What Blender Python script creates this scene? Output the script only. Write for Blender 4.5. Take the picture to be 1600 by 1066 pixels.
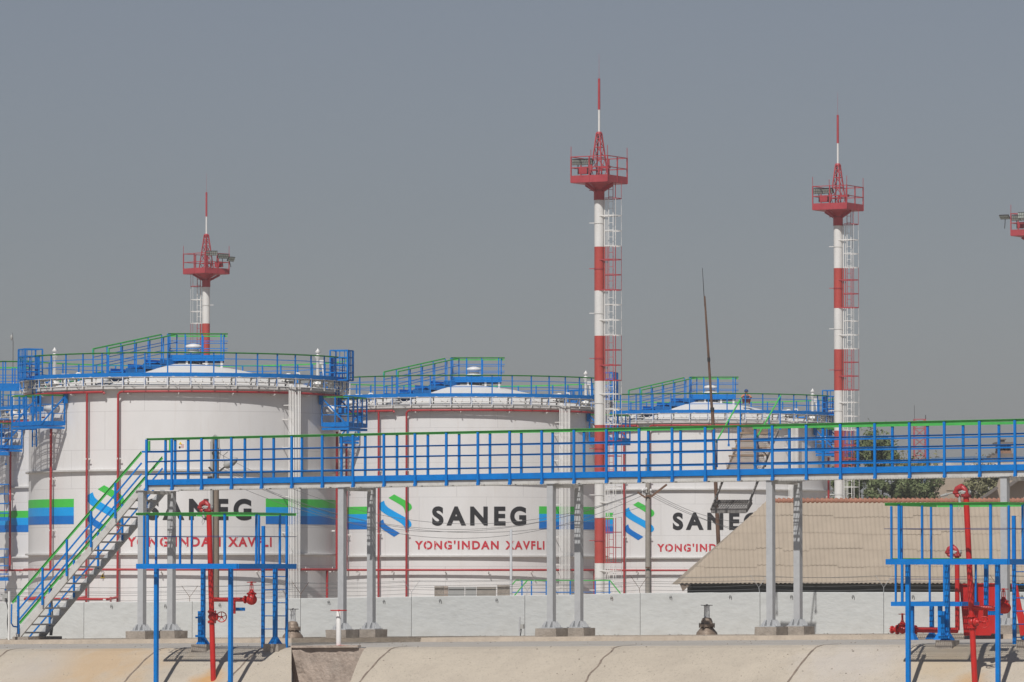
import bpy, bmesh, math, random
from math import sin, cos, tan, pi, radians, sqrt, asin, atan2, ceil
from mathutils import Vector, Matrix
random.seed(7)
for o in list(bpy.data.objects): bpy.data.objects.remove(o)
SC = bpy.context.scene
COL = SC.collection

# ------------------------------------------------------------------ camera
F = 8000.0                     # focal length in pixels of the 1600 px wide photograph
PITCH = math.atan(364/F)
cam = bpy.data.cameras.new('camera'); cam.sensor_width = 36; cam.lens = F/1600*36
cam.clip_start = 1; cam.clip_end = 9000
camo = bpy.data.objects.new('camera', cam); COL.objects.link(camo)
camo.location = (0, 0, 0); camo.rotation_euler = (pi/2+PITCH, 0, 0)
SC.camera = camo

# ------------------------------------------------------------------ light
SUN_EL, SUN_AZ = radians(51), radians(17)        # azimuth: to the left of the view, behind the camera
w = bpy.data.worlds.new('World'); SC.world = w; w.use_nodes = True
nt = w.node_tree; nt.nodes.clear()
sky = nt.nodes.new('ShaderNodeTexSky'); sky.sky_type = 'NISHITA'; sky.sun_disc = False
sky.sun_elevation = SUN_EL; sky.sun_rotation = radians(180)+SUN_AZ
sky.air_density = 1.0; sky.dust_density = 0.78; sky.ozone_density = 1.0
hsv = nt.nodes.new('ShaderNodeHueSaturation'); hsv.inputs['Saturation'].default_value = 0.56
hsv.inputs['Value'].default_value = 0.835
mulc = nt.nodes.new('ShaderNodeMix'); mulc.data_type = 'RGBA'; mulc.blend_type = 'MULTIPLY'
mulc.inputs[0].default_value = 1.0
mulc.inputs[7].default_value = (0.982, 0.985, 1.09, 1)
bg = nt.nodes.new('ShaderNodeBackground'); bg.inputs['Strength'].default_value = 0.05
out = nt.nodes.new('ShaderNodeOutputWorld')
nt.links.new(sky.outputs[0], hsv.inputs['Color']); nt.links.new(hsv.outputs[0], mulc.inputs[6])
nt.links.new(mulc.outputs[2], bg.inputs['Color']); nt.links.new(bg.outputs[0], out.inputs[0])
sl = bpy.data.lights.new('sun', 'SUN'); sl.energy = 3.75; sl.angle = radians(0.6); sl.color = (1, .965, .93)
so = bpy.data.objects.new('sun', sl); COL.objects.link(so)
sd = Vector((-sin(SUN_AZ)*cos(SUN_EL), -cos(SUN_AZ)*cos(SUN_EL), sin(SUN_EL)))   # towards the sun
so.rotation_euler = sd.to_track_quat('Z', 'Y').to_euler(); so.location = sd*50
SC.view_settings.view_transform = 'Standard'; SC.view_settings.look = 'None'
SC.view_settings.exposure = 0.0; SC.view_settings.gamma = 1.0; SC.view_settings.use_curve_mapping = False
SC.render.engine = 'CYCLES'
SC.cycles.max_bounces = 5; SC.cycles.diffuse_bounces = 3; SC.cycles.glossy_bounces = 2
SC.cycles.use_denoising = True

# ------------------------------------------------------------------ measuring helpers
def P(px, py, Y):
    """point seen at photograph pixel (px, py) at real distance Y in front of the camera (eye is z = 0)"""
    u = (px-800)/F; v = (533-py)/F
    dy = cos(PITCH)-v*sin(PITCH); dz = sin(PITCH)+v*cos(PITCH)
    k = Y/dy
    return Vector((u*k, Y, dz*k))
WX, WY = -8.705, 131.4          # origin of the loading walkway: its direction is s, away from the camera is n
DS = Vector((.870, -.492, 0)); DN = Vector((.492, .870, 0))
def W(s, n, z): return Vector((WX+DS.x*s+DN.x*n, WY+DS.y*s+DN.y*n, z))
def sn(px, n):                  # s where the vertical plane n is seen at pixel column px
    u = (px-800)/F
    return (u*(WY+DN.y*n)-WX-DN.x*n)/(DS.x-u*DS.y)
def PN(px, py, n):
    s = sn(px, n); Y = WY+DS.y*s+DN.y*n
    return P(px, py, Y)
def zg(s): return -1.655+0.0112*max(-40, min(60, s))      # top of the concrete strip under the walkway

# ------------------------------------------------------------------ mesh builder
class MB:
    def __init__(self): self.v = []; self.f = []; self.m = []; self.sm = []; self.cur = 0
    def add(self, vs, fs, smooth=False):
        b = len(self.v); self.v += [tuple(p) for p in vs]
        for f in fs: self.f.append([b+i for i in f]); self.m.append(self.cur); self.sm.append(smooth)
        return self
    def box(self, c, s, ax=None):
        ax = ax or (Vector((1,0,0)), Vector((0,1,0)), Vector((0,0,1)))
        c = Vector(c); vs = []
        for k in (-.5, .5):
            for j in (-.5, .5):
                for i in (-.5, .5): vs.append(c+ax[0]*s[0]*i+ax[1]*s[1]*j+ax[2]*s[2]*k)
        return self.add(vs, [(0,2,3,1),(4,5,7,6),(0,1,5,4),(2,6,7,3),(0,4,6,2),(1,3,7,5)])
    def beam(self, p, q, w, h, up=Vector((0,0,1))):
        p = Vector(p); q = Vector(q); d = q-p; L = d.length; d.normalize()
        s = d.cross(up)
        if s.length < 1e-4: s = d.cross(Vector((1,0,0)))
        s.normalize(); t = s.cross(d)
        return self.box((p+q)/2, (L, w, h), (d, s, t))
    def tube(self, pts, r, seg=8, caps=True, closed=False):
        pts = [Vector(p) for p in pts]; n = len(pts); rs = r if isinstance(r, (list, tuple)) else [r]*n
        ring = []; prev = None
        for i, p in enumerate(pts):
            if closed: d = pts[(i+1) % n]-pts[i-1]
            else: d = pts[min(i+1, n-1)]-pts[max(i-1, 0)]
            d.normalize()
            if prev is None:
                a = d.cross(Vector((0,0,1)))
                if a.length < 1e-3: a = d.cross(Vector((1,0,0)))
            else: a = prev-d*prev.dot(d)
            a.normalize(); prev = a; b = d.cross(a)
            ring.append([p+(a*cos(2*pi*k/seg)+b*sin(2*pi*k/seg))*rs[i] for k in range(seg)])
        vs = [x for rg in ring for x in rg]; fs = []
        for i in range(n if closed else n-1):
            j = (i+1) % n
            for k in range(seg):
                l = (k+1) % seg
                fs.append((i*seg+k, j*seg+k, j*seg+l, i*seg+l))
        self.add(vs, fs, True)
        if caps and not closed:
            self.add(ring[0], [tuple(range(seg))]); self.add(ring[-1], [tuple(reversed(range(seg)))])
        return self
    def lathe(self, prof, c=(0,0,0), axis=Vector((0,0,1)), seg=16, smooth=True, a0=0, a1=2*pi):
        c = Vector(c); axis = Vector(axis).normalized()
        a = axis.cross(Vector((0,1,0)))
        if a.length < 1e-3: a = axis.cross(Vector((1,0,0)))
        a.normalize(); b = axis.cross(a)
        full = abs(a1-a0-2*pi) < 1e-6; m = seg if full else seg+1
        vs = []
        for (r, h) in prof:
            for k in range(m):
                t = a0+(a1-a0)*k/seg
                vs.append(c+axis*h+(a*cos(t)+b*sin(t))*r)
        fs = []
        for i in range(len(prof)-1):
            for k in range(seg):
                l = (k+1) % m
                fs.append((i*m+k, i*m+l, (i+1)*m+l, (i+1)*m+k))
        return self.add(vs, fs, smooth)
    def prism(self, poly, o, ux, uy, depth):
        """2-D outline in the plane (o, ux, uy), thickness along ux x uy"""
        ux = Vector(ux); uy = Vector(uy); o = Vector(o); nn = ux.cross(uy).normalized()*depth
        n = len(poly); a = [o+ux*p[0]+uy*p[1] for p in poly]; b = [p+nn for p in a]
        fs = [tuple(reversed(range(n))), tuple(range(n, 2*n))]+[(i, (i+1) % n, n+(i+1) % n, n+i) for i in range(n)]
        return self.add(a+b, fs)
    def mesh(self, name, mats, off=None):
        me = bpy.data.meshes.new(name)
        vs = self.v if off is None else [(x-off[0], y-off[1], z-off[2]) for x, y, z in self.v]
        me.from_pydata(vs, [], self.f)
        for mt in (mats if isinstance(mats, (list, tuple)) else [mats]): me.materials.append(mt)
        me.polygons.foreach_set('material_index', self.m); me.polygons.foreach_set('use_smooth', self.sm)
        me.update(); return me

def setp(o, label=None, cat=None, group=None, kind=None):
    if label: o['label'] = label
    if cat: o['category'] = cat
    if group: o['group'] = group
    if kind: o['kind'] = kind
    return o
def root(name, loc, label, cat, group=None, rz=0):
    o = bpy.data.objects.new(name, None); COL.objects.link(o); o.location = loc; o.rotation_euler = (0, 0, rz)
    o.empty_display_size = .3
    return setp(o, label, cat, group)
def obj(name, mb, mats, parent=None, world=False, label=None):
    """world=True: the builder holds world coordinates although the parent stands elsewhere (parent chain unrotated)"""
    off = None
    if world and parent is not None:
        off = Vector((0,0,0)); q = parent
        while q is not None: off += Vector(q.location); q = q.parent
    o = bpy.data.objects.new(name, mb.mesh(name, mats, off)); COL.objects.link(o)
    if parent is not None: o.parent = parent
    if label: o['label'] = label
    return o
def inst(name, me, parent, loc, rz=0):
    o = bpy.data.objects.new(name, me); COL.objects.link(o); o.parent = parent; o.location = loc; o.rotation_euler = (0,0,rz)
    return o
def lone(name, mb, mats, base, label, cat, group=None, kind=None):
    base = Vector(base)
    o = bpy.data.objects.new(name, mb.mesh(name, mats, base)); COL.objects.link(o); o.location = base
    return setp(o, label, cat, group, kind)
def copy_tree(o, parent=None):
    c = o.copy(); COL.objects.link(c); c.parent = parent
    for ch in o.children: copy_tree(ch, c)
    return c

# ------------------------------------------------------------------ materials
def mat(name, col, rough=.5, metal=0, var=.12, scale=3.0, bump=0.0, bscale=40, dirt=None, dirt_amt=.3, dirt_scale=1.5, spec=.5, stretch=None, stains=None, lines=None, speck=0, chips=None, runs=None):
    m = bpy.data.materials.new(name); m.use_nodes = True; t = m.node_tree; N = t.nodes; L = t.links
    b = N['Principled BSDF']; b.inputs['Roughness'].default_value = rough; b.inputs['Metallic'].default_value = metal
    b.inputs['Specular IOR Level'].default_value = spec
    tc = N.new('ShaderNodeTexCoord'); src = tc.outputs['Object']
    if stretch:
        mp = N.new('ShaderNodeMapping'); mp.inputs['Scale'].default_value = stretch; L.new(src, mp.inputs[0]); srcs = mp.outputs[0]
    else: srcs = src
    n1 = N.new('ShaderNodeTexNoise'); n1.inputs['Scale'].default_value = scale; n1.inputs['Detail'].default_value = 6; n1.inputs['Roughness'].default_value = .65
    L.new(srcs, n1.inputs['Vector'])
    r = N.new('ShaderNodeValToRGB'); e = r.color_ramp.elements
    e[0].position = .3; e[1].position = .7
    e[0].color = tuple(c*(1-var) for c in col)+(1,); e[1].color = tuple(min(1, c*(1+var)) for c in col)+(1,)
    L.new(n1.outputs['Fac'], r.inputs['Fac']); cur = r.outputs['Color']
    def mix(fac, c2, cur):
        mx = N.new('ShaderNodeMix'); mx.data_type = 'RGBA'
        L.new(fac, mx.inputs[0]); L.new(cur, mx.inputs[6]); mx.inputs[7].default_value = tuple(c2)+(1,)
        return mx.outputs[2]
    def math(op, a, b2=None):
        q = N.new('ShaderNodeMath'); q.operation = op
        for i, x in enumerate((a, b2)):
            if x is None: continue
            if isinstance(x, (int, float)): q.inputs[i].default_value = x
            else: L.new(x, q.inputs[i])
        return q.outputs[0]
    if dirt:
        n2 = N.new('ShaderNodeTexNoise'); n2.inputs['Scale'].default_value = dirt_scale; n2.inputs['Detail'].default_value = 8; n2.inputs['Roughness'].default_value = .7
        L.new(srcs, n2.inputs['Vector'])
        mr = N.new('ShaderNodeMapRange'); mr.inputs[1].default_value = .48; mr.inputs[2].default_value = .72; mr.inputs[4].default_value = dirt_amt
        L.new(n2.outputs['Fac'], mr.inputs[0]); cur = mix(mr.outputs[0], dirt, cur)
    if speck:
        n5 = N.new('ShaderNodeTexNoise'); n5.inputs['Scale'].default_value = 22; n5.inputs['Detail'].default_value = 3; L.new(src, n5.inputs['Vector'])
        mr = N.new('ShaderNodeMapRange'); mr.inputs[1].default_value = .60; mr.inputs[2].default_value = .70; mr.inputs[4].default_value = speck
        L.new(n5.outputs['Fac'], mr.inputs[0]); cur = mix(mr.outputs[0], tuple(c*.45 for c in col), cur)
        n6 = N.new('ShaderNodeTexNoise'); n6.inputs['Scale'].default_value = 5; n6.inputs['Detail'].default_value = 8; n6.inputs['Roughness'].default_value = .8; L.new(src, n6.inputs['Vector'])
        mr = N.new('ShaderNodeMapRange'); mr.inputs[1].default_value = .50; mr.inputs[2].default_value = .66; mr.inputs[4].default_value = speck*.55
        L.new(n6.outputs['Fac'], mr.inputs[0]); cur = mix(mr.outputs[0], tuple(c*.72 for c in col), cur)
    for (pt, rad, sc, amt) in (stains or []):
        g = N.new('ShaderNodeVectorMath'); g.operation = 'DISTANCE'; L.new(src, g.inputs[0]); g.inputs[1].default_value = pt
        n3 = N.new('ShaderNodeTexNoise'); n3.inputs['Scale'].default_value = 2.5; n3.inputs['Detail'].default_value = 5; L.new(src, n3.inputs['Vector'])
        d = math('ADD', math('DIVIDE', g.outputs['Value'], rad), math('MULTIPLY', math('SUBTRACT', n3.outputs['Fac'], .5), 1.2))
        mr = N.new('ShaderNodeMapRange'); mr.inputs[1].default_value = 1; mr.inputs[2].default_value = .2; mr.inputs[4].default_value = amt
        L.new(d, mr.inputs[0]); cur = mix(mr.outputs[0], sc, cur)
    if chips:
        n7 = N.new('ShaderNodeTexNoise'); n7.inputs['Scale'].default_value = 9; n7.inputs['Detail'].default_value = 9; n7.inputs['Roughness'].default_value = .75; L.new(src, n7.inputs['Vector'])
        mr = N.new('ShaderNodeMapRange'); mr.inputs[1].default_value = .655; mr.inputs[2].default_value = .68; mr.inputs[4].default_value = .8
        L.new(n7.outputs['Fac'], mr.inputs[0]); cur = mix(mr.outputs[0], chips, cur)
    if runs:
        mp2 = N.new('ShaderNodeMapping'); mp2.inputs['Scale'].default_value = (3.2, 3.2, .16); L.new(src, mp2.inputs[0])
        n8 = N.new('ShaderNodeTexNoise'); n8.inputs['Scale'].default_value = 1.6; n8.inputs['Detail'].default_value = 7; n8.inputs['Roughness'].default_value = .7; L.new(mp2.outputs[0], n8.inputs['Vector'])
        mr = N.new('ShaderNodeMapRange'); mr.inputs[1].default_value = .56; mr.inputs[2].default_value = .78; mr.inputs[4].default_value = .38
        L.new(n8.outputs['Fac'], mr.inputs[0]); cur = mix(mr.outputs[0], runs, cur)
    if lines:      # weld seams: horizontal every lines[0] m, staggered vertical ones
        sx = N.new('ShaderNodeSeparateXYZ'); L.new(src, sx.inputs[0])
        fr = math('FRACT', math('DIVIDE', math('ADD', sx.outputs[2], lines[1]), lines[0]))
        ln = math('LESS_THAN', math('ABSOLUTE', math('SUBTRACT', fr, .5)), lines[2])
        ang = math('MULTIPLY', math('ARCTAN2', sx.outputs[0], sx.outputs[1]), 6.2/4.5)
        row = math('MULTIPLY', math('FLOOR', math('SUBTRACT', math('DIVIDE', math('ADD', sx.outputs[2], lines[1]), lines[0]), .5)), .37)
        fv = math('FRACT', math('ADD', ang, row))
        lv = math('LESS_THAN', math('ABSOLUTE', math('SUBTRACT', fv, .5)), .0022)
        cur = mix(math('MULTIPLY', math('MAXIMUM', ln, lv), .55), lines[3], cur)
    L.new(cur, b.inputs['Base Color'])
    if bump:
        n4 = N.new('ShaderNodeTexNoise'); n4.inputs['Scale'].default_value = bscale; n4.inputs['Detail'].default_value = 5; L.new(srcs, n4.inputs['Vector'])
        bp = N.new('ShaderNodeBump'); bp.inputs['Strength'].default_value = bump; bp.inputs['Distance'].default_value = .03
        L.new(n4.outputs['Fac'], bp.inputs['Height']); L.new(bp.outputs[0], b.inputs['Normal'])
    return m
M = {}
M['tank'] = mat('tank_white', (.725,.715,.70), .45, runs=(.56,.50,.43), var=.03, scale=.6, stretch=(1,1,.35), dirt=(.56,.53,.49), dirt_amt=.35, dirt_scale=.5, bump=.12, bscale=.9, lines=(1.49,.42,.006,(.42,.41,.40)))
M['white'] = mat('white_paint', (.74,.73,.70), .45, var=.06, dirt=(.5,.46,.4), dirt_amt=.3)
M['roofw'] = mat('roof_white', (.74,.725,.69), .5, var=.05, dirt=(.55,.5,.44), dirt_amt=.4)
M['blue'] = mat('blue_paint', (.0,.175,.55), .5, spec=.25, chips=(.09,.12,.18), var=.12, scale=4, dirt=(.01,.12,.38), dirt_amt=.35, dirt_scale=2.5)
M['green'] = mat('green_paint', (.075,.46,.09), .4, var=.12, scale=4, dirt=(.05,.27,.09), dirt_amt=.3)
M['red'] = mat('red_paint', (.50,.018,.014), .4, var=.15, scale=4, dirt=(.33,.02,.02), dirt_amt=.4)
M['pipe_red'] = mat('pipe_red', (.40,.035,.038), .45, var=.12, dirt=(.35,.05,.05), dirt_amt=.3)
M['tower_red'] = mat('tower_red', (.46,.070,.055), .5, var=.1, scale=1.5, dirt=(.36,.06,.06), dirt_amt=.3)
M['plat_red'] = mat('platform_red', (.42,.06,.07), .5, var=.12, scale=2, dirt=(.27,.02,.03), dirt_amt=.4)
M['band_green'] = mat('band_green', (.06,.54,.07), .45, var=.05, scale=1)
M['band_light'] = mat('band_light_blue', (.0,.34,.80), .45, var=.05, scale=1)
M['band_dark'] = mat('band_dark_blue', (.0,.165,.56), .45, var=.05, scale=1)
M['black'] = mat('black_lettering', (.022,.021,.022), .5, var=.2, scale=6)
M['redtext'] = mat('red_lettering', (.55,.035,.05), .5, var=.1, scale=5)
M['galv'] = mat('galvanised_steel', (.44,.45,.455), .5, var=.06, scale=5, dirt=(.3,.3,.3), dirt_amt=.3, dirt_scale=6)
M['channel'] = mat('channel_grey', (.56,.55,.52), .5, var=.1, scale=3, dirt=(.3,.27,.23), dirt_amt=.5, dirt_scale=5)
M['grating'] = mat('grating', (.20,.19,.18), .6, var=.3, scale=12)
M['ring'] = mat('ring_grey', (.58,.57,.55), .55, var=.08, scale=2, dirt=(.4,.38,.35), dirt_amt=.5)
M['dark'] = mat('dark_metal', (.035,.034,.034), .6, var=.3, scale=8)
M['wire'] = mat('wire', (.14,.14,.14), .6, var=.1)
M['rust'] = mat('rusty_steel', (.15,.085,.055), .8, var=.35, scale=2, dirt=(.10,.06,.04), dirt_amt=.7, bump=.3)
M['expand'] = mat('rusty_expanded_metal', (.36,.26,.18), .8, var=.35, scale=9, dirt=(.16,.11,.08), dirt_amt=.6)
M['wood'] = mat('weathered_wood', (.25,.20,.155), .85, var=.25, scale=3, stretch=(6,6,.5), dirt=(.13,.10,.08), dirt_amt=.5, bump=.4, bscale=20)
M['cpole'] = mat('concrete_pole', (.33,.30,.26), .85, var=.15, scale=4, dirt=(.2,.18,.15), dirt_amt=.4, bump=.2)
M['wall'] = mat('whitewashed_concrete', (.545,.56,.545), .8, speck=.12, var=.05, scale=2.2, dirt=(.44,.44,.41), dirt_amt=.5, dirt_scale=.8, bump=.35, bscale=4.5, stretch=(1,1,2.2))
M['footing'] = mat('footing_concrete', (.33,.29,.245), .9, var=.2, scale=6, dirt=(.2,.17,.14), dirt_amt=.5, dirt_scale=5, bump=.6, bscale=25)
M['strip'] = mat('strip_concrete', (.40,.375,.335), .9, speck=.4, var=.1, scale=.7, dirt=(.37,.32,.26), dirt_amt=.6, dirt_scale=.8, bump=.3, bscale=12)
M['kerb'] = mat('kerb_concrete', (.42,.355,.28), .9, var=.14, scale=2.5, dirt=(.27,.22,.17), dirt_amt=.6, dirt_scale=4, bump=.5, bscale=25)
rustst = (.50,.30,.14)
def gl(px, py, n): p = PN(px, py, n); return (p.x, p.y, p.z)
M['slope'] = mat('slope_concrete', (.46,.405,.325), .9, speck=.55, var=.09, scale=.45, dirt=(.37,.32,.26), dirt_amt=.5, dirt_scale=1.6, bump=.35, bscale=9,
    stains=[(gl(325,1062,-12.1), .55, (.50,.27,.08), .8), (gl(1516,1064,-12.2), .5, (.46,.27,.10), .7), (gl(160,1035,-11.3), 2.4, (.46,.32,.18), .7), (gl(60,1050,-11.6), 1.2, (.42,.39,.35), .6), (gl(1480,1045,-11.4), 1.3, (.45,.35,.22), .6), (gl(1330,1045,-11.4), 1.6, (.47,.44,.41), .5)])
M['joint'] = mat('joint_bitumen', (.21,.165,.13), .9, var=.4, scale=6)
M['pit'] = mat('pit_concrete', (.42,.345,.285), .95, var=.22, scale=2.5, dirt=(.46,.40,.34), dirt_amt=.6, dirt_scale=3, bump=.8, bscale=14)
M['soil'] = mat('bare_soil', (.36,.31,.25), .95, var=.15, scale=.1, bump=.4, bscale=2)
M['asb'] = mat('asbestos_sheet', (.37,.31,.24), .95, var=.07, scale=1.2, dirt=(.31,.26,.2), dirt_amt=.5, dirt_scale=2, bump=.3, bscale=20)
M['ridge'] = mat('terracotta_ridge', (.34,.16,.105), .8, var=.2, scale=3, dirt=(.28,.13,.09), dirt_amt=.5)
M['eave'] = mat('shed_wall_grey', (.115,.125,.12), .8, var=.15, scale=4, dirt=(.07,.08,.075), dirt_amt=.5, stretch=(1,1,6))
M['brass'] = mat('weathered_valve', (.25,.195,.15), .55, metal=.3, var=.3, scale=8, dirt=(.12,.08,.05), dirt_amt=.6, bump=.3)
M['blackplastic'] = mat('black_cable', (.02,.02,.02), .5)
M['yellow'] = mat('yellow_sign', (.75,.55,.03), .5, var=.05)
M['sign'] = mat('sign_white', (.75,.74,.70), .5, var=.04)
M['glass'] = mat('dark_glass', (.05,.055,.06), .15, var=.1)
M['lamp'] = mat('lamp_glass', (.42,.46,.42), .25, var=.2, scale=14)
M['lampgrey'] = mat('lamp_housing', (.38,.38,.36), .5, var=.1)
M['bark'] = mat('bark', (.12,.09,.06), .9, var=.3, scale=6)
M['leaf1'] = mat('foliage', (.13,.165,.065), .7, var=.4, scale=1.2, dirt=(.24,.22,.12), dirt_amt=.5, dirt_scale=2.5)
M['leaf2'] = mat('dry_foliage', (.22,.21,.11), .75, var=.35, scale=1.5, dirt=(.15,.18,.08), dirt_amt=.6)
M['blockwall'] = mat('far_block_wall', (.40,.33,.26), .9, var=.12, scale=.5, dirt=(.30,.25,.2), dirt_amt=.5, dirt_scale=.8)
M['brick'] = mat('far_brick', (.28,.16,.10), .9, var=.2, scale=2)
M['farblue'] = mat('far_blue_roof', (.10,.17,.27), .7, var=.15, scale=.2)
M['farroof'] = mat('far_roof_grey', (.17,.15,.135), .9, var=.2, scale=.6)
M['farwhite'] = mat('far_rubble', (.5,.47,.43), .9, var=.3, scale=.6)
M['skin'] = mat('skin', (.42,.22,.15), .6, var=.05)
M['maroon'] = mat('maroon_cloth', (.14,.03,.03), .85, var=.2)
M['navy'] = mat('navy_cloth', (.02,.06,.18), .8, var=.2)
M['orange'] = mat('orange_cloth', (.5,.2,.11), .8, var=.2)

Zv = Vector((0,0,1))
AX = (DS, DN, Zv)
CG = 'concrete'
# ------------------------------------------------------------------ ground: one sheet following the edge of the embankment
EDGE = -10.6
def ground_z(s, n):
    b = 0.0112*max(-40, min(60, s))
    return b
prof = [(-300,-5.2,0),(-60,-5.2,0),(-17,-5.2,0),(-14,-3.62,0),(-12.6,-2.80,0),(-11.6,-2.20,0),(-11.1,-1.945,0),(-10.85,-1.845,0),(-10.6,-1.795,0),(-10.3,-1.775,1),(-6,-1.77,1),(-1.05,-1.765,1),(-1.0,-1.66,2),(3.4,-1.66,2),(6.6,-1.70,2),(6.8,-1.85,3),(60,-1.85,3),(300,-1.85,3),(900,-1.85,3)]
gm = MB(); svals = [-900,-400,-100,-40]+[-30+2.0*i for i in range(41)]+[60,100,400,900]
def edgeL(n): return sn(456, max(n, -12.6))
def edgeR(n): n = max(n, -12.6); return sn(573-16*max(0, (-10.6-n))**1.0, n)
svals = [v for v in svals if not (edgeL(-10.6)-.4 < v < edgeR(-12.6)+.4)]
iL = next(i for i, v in enumerate(svals) if v > edgeL(-10.6)); svals[iL:iL] = ['L', 'R']
vs = []
for s in svals:
    for (n, z, k) in prof:
        q = (edgeL(n) if s == 'L' else edgeR(n)) if isinstance(s, str) else s
        vs.append(W(q, n, z+(ground_z(q, n))))
R_ = len(prof)
for i in range(len(svals)-1):
    for j in range(R_-1):
        if svals[i] == 'L' and -17 <= prof[j][0] and prof[j+1][0] <= EDGE: continue
        gm.cur = prof[j+1][2] if prof[j+1][2] != prof[j][2] else prof[j][2]
        a = i*R_+j
        gm.f.append([a, a+R_, a+R_+1, a+1]); gm.m.append(gm.cur); gm.sm.append(False)
gm.v = [tuple(v) for v in vs]
g = obj('ground', gm, [M['slope'], M['strip'], M['kerb'], M['soil']]); g['kind'] = 'structure'
def gz(s, n):
    for (n0, z0, _), (n1, z1, _) in zip(prof, prof[1:]):
        if n0 <= n <= n1: return z0+(z1-z0)*(n-n0)/(n1-n0)+ground_z(s, n)
    return -5
# bitumen joints between the embankment slabs
for px, wob in ((600,.02),(948,.05),(1262,.0),(236,.02),(3,.03),(395,.03)):
    s0 = sn(px+28, EDGE+.25); mbj = MB(); pts = []
    ns = [EDGE+.28-.12*i for i in range(0, 34)]
    for i, n in enumerate(ns):
        c = s0 + (.28*max(0, 1-i/4)**2) + wob*sin(i*1.3)*.6
        pts.append((c, n))
    vv = []
    for i, (s, n) in enumerate(pts):
        wdt = .016+.012*abs(sin(i*2.1+px))
        for d in (-wdt, wdt): vv.append(W(s+d, n, gz(s, n)+.007))
    mbj.add(vv, [(2*i, 2*i+1, 2*i+3, 2*i+2) for i in range(len(pts)-1)])
    j = obj('slab_joint', mbj, M['joint']); j['kind'] = 'structure'
# thin crack lines along the strip
for (xa, xb, n0) in ((985,1190,-9.2),(1190,1300,-8.3),(0,75,-9.4),(75,160,-9.9),(470,560,-9.6)):
    mbj = MB(); vv = []; k = 14
    for i in range(k+1):
        s = sn(xa+(xb-xa)*i/k, n0); n = n0+.12*sin(i*1.7+xa)+.2*i/k
        for d in (-.012, .012+.03*abs(sin(i))): vv.append(W(s, n+d, gz(s, n)+.005))
    mbj.add(vv, [(2*i, 2*i+2, 2*i+3, 2*i+1) for i in range(k)])
    j = obj('slab_joint', mbj, M['joint']); j['kind'] = 'structure'

rp_ = random.Random(11)
pb = MB()
for i in range(420):
    px = rp_.uniform(-20, 1620); n = rp_.choice([rp_.uniform(-10.4, -1.1), rp_.uniform(-12, -10.6), rp_.uniform(-1, 6.3)]); s = sn(px, n)
    if edgeL(n)-.2 < s < edgeR(n)+.2 and n < -10: continue
    q = rp_.uniform(.008, .028); c = W(s, n, gz(s, n)+q*.3); vv = [c+Vector((rp_.uniform(.5, 1)*x, rp_.uniform(.5, 1)*y, rp_.uniform(.4, .8)*z))*q for x, y, z in ((1,0,0),(0,1,0),(-1,0,0),(0,-1,0),(0,0,1),(0,0,-1))]
    pb.add(vv, [(0,1,4),(1,2,4),(2,3,4),(3,0,4),(1,0,5),(2,1,5),(3,2,5),(0,3,5)])
pbo = obj('loose_stones', pb, M['footing']); pbo['kind'] = 'stuff'
# recess with a rough concrete back wall between two slabs of the embankment
mbp = MB(); rr_ = random.Random(5)
a, b = edgeL(EDGE), edgeR(EDGE); nx = 16; nzz = 12
def zz_(s): return gz(s, EDGE)
vv = [W(a+(b-a)*i/nx, EDGE+.02+rr_.uniform(-.012, .012)-(.05 if (i < 3 and k < 2) else 0), zz_(a)+(-.02-3.4*k/nzz if k else .012+rr_.uniform(-.01, .014))) for i in range(nx+1) for k in range(nzz+1)]
mbp.add(vv, [(i*(nzz+1)+k, i*(nzz+1)+k+1, (i+1)*(nzz+1)+k+1, (i+1)*(nzz+1)+k) for i in range(nx) for k in range(nzz)])
for ef in (edgeL, edgeR):
    ns_ = [n for (n, z, k) in prof if -17 <= n <= EDGE]
    tp = [W(ef(n), n, gz(ef(n), n)+.0) for n in ns_]; bt = [Vector((p.x, p.y, -5.4)) for p in tp]
    mbp.add(tp+bt, [(i, i+1, len(tp)+i+1, len(tp)+i) for i in range(len(tp)-1)])
mbp.add([W(edgeL(-10.6), -10.6, -5.0), W(edgeR(-10.6), -10.6, -5.0), W(edgeR(-17), -17, -5.0), W(edgeL(-17), -17, -5.0)], [(0,1,2,3)])
mbp.beam(W(a+.02, EDGE+.0, zz_(a)+.02), W(b-.2, EDGE+.02, zz_(b)+.02), .14, .05)
lone('concrete_pit', mbp, M['pit'], W((a+b)/2, EDGE, -5.0), 'rough brown concrete recess in the pale embankment, below the white pipe with red handwheel', 'pit')

# ------------------------------------------------------------------ white boundary wall of precast panels, each panel a thing
NW = 6.5
jx = [-60, 132, 301, 470, 643, 820, 1000, 1187, 1380, 1560, 1700]
def wall_top(s): return -.70+.0152*s if True else 0
wt = lambda px: {0: 0}
def topz(px):
    pts_ = [(-60, 942), (132, 941), (301, 940), (470, 935), (643, 932.5), (820, 930.5), (1000, 927), (1187, 925.5), (1380, 925.5), (1560, 925), (1700, 925)]
    for (a, ya), (b, yb) in zip(pts_, pts_[1:]):
        if a <= px <= b: return PN(px, ya+(yb-ya)*(px-a)/(b-a), NW).z
PL = ['white wall panel behind the foot of the grey stair, leftmost in the photo', 'white wall panel behind the leftmost pair of grey columns', 'white wall panel behind the left valve platform and its ladder',
      'white wall panel behind the white pipe with the red handwheel', 'white wall panel with the row of old concrete blocks behind it', 'white wall panel behind the column pair right of the little junction box',
      'white wall panel between the tallest mast and the pole with angled arms', 'white wall panel behind the brown gate valve that stands alone, below the shed corner', 'white wall panel behind the pair of columns under the shed roof', 'white wall panel at the left of the right valve platform', 'white wall panel behind the red board at the right edge']
PL = [PL[0]]+[PL[1]]+PL[2:]
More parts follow.
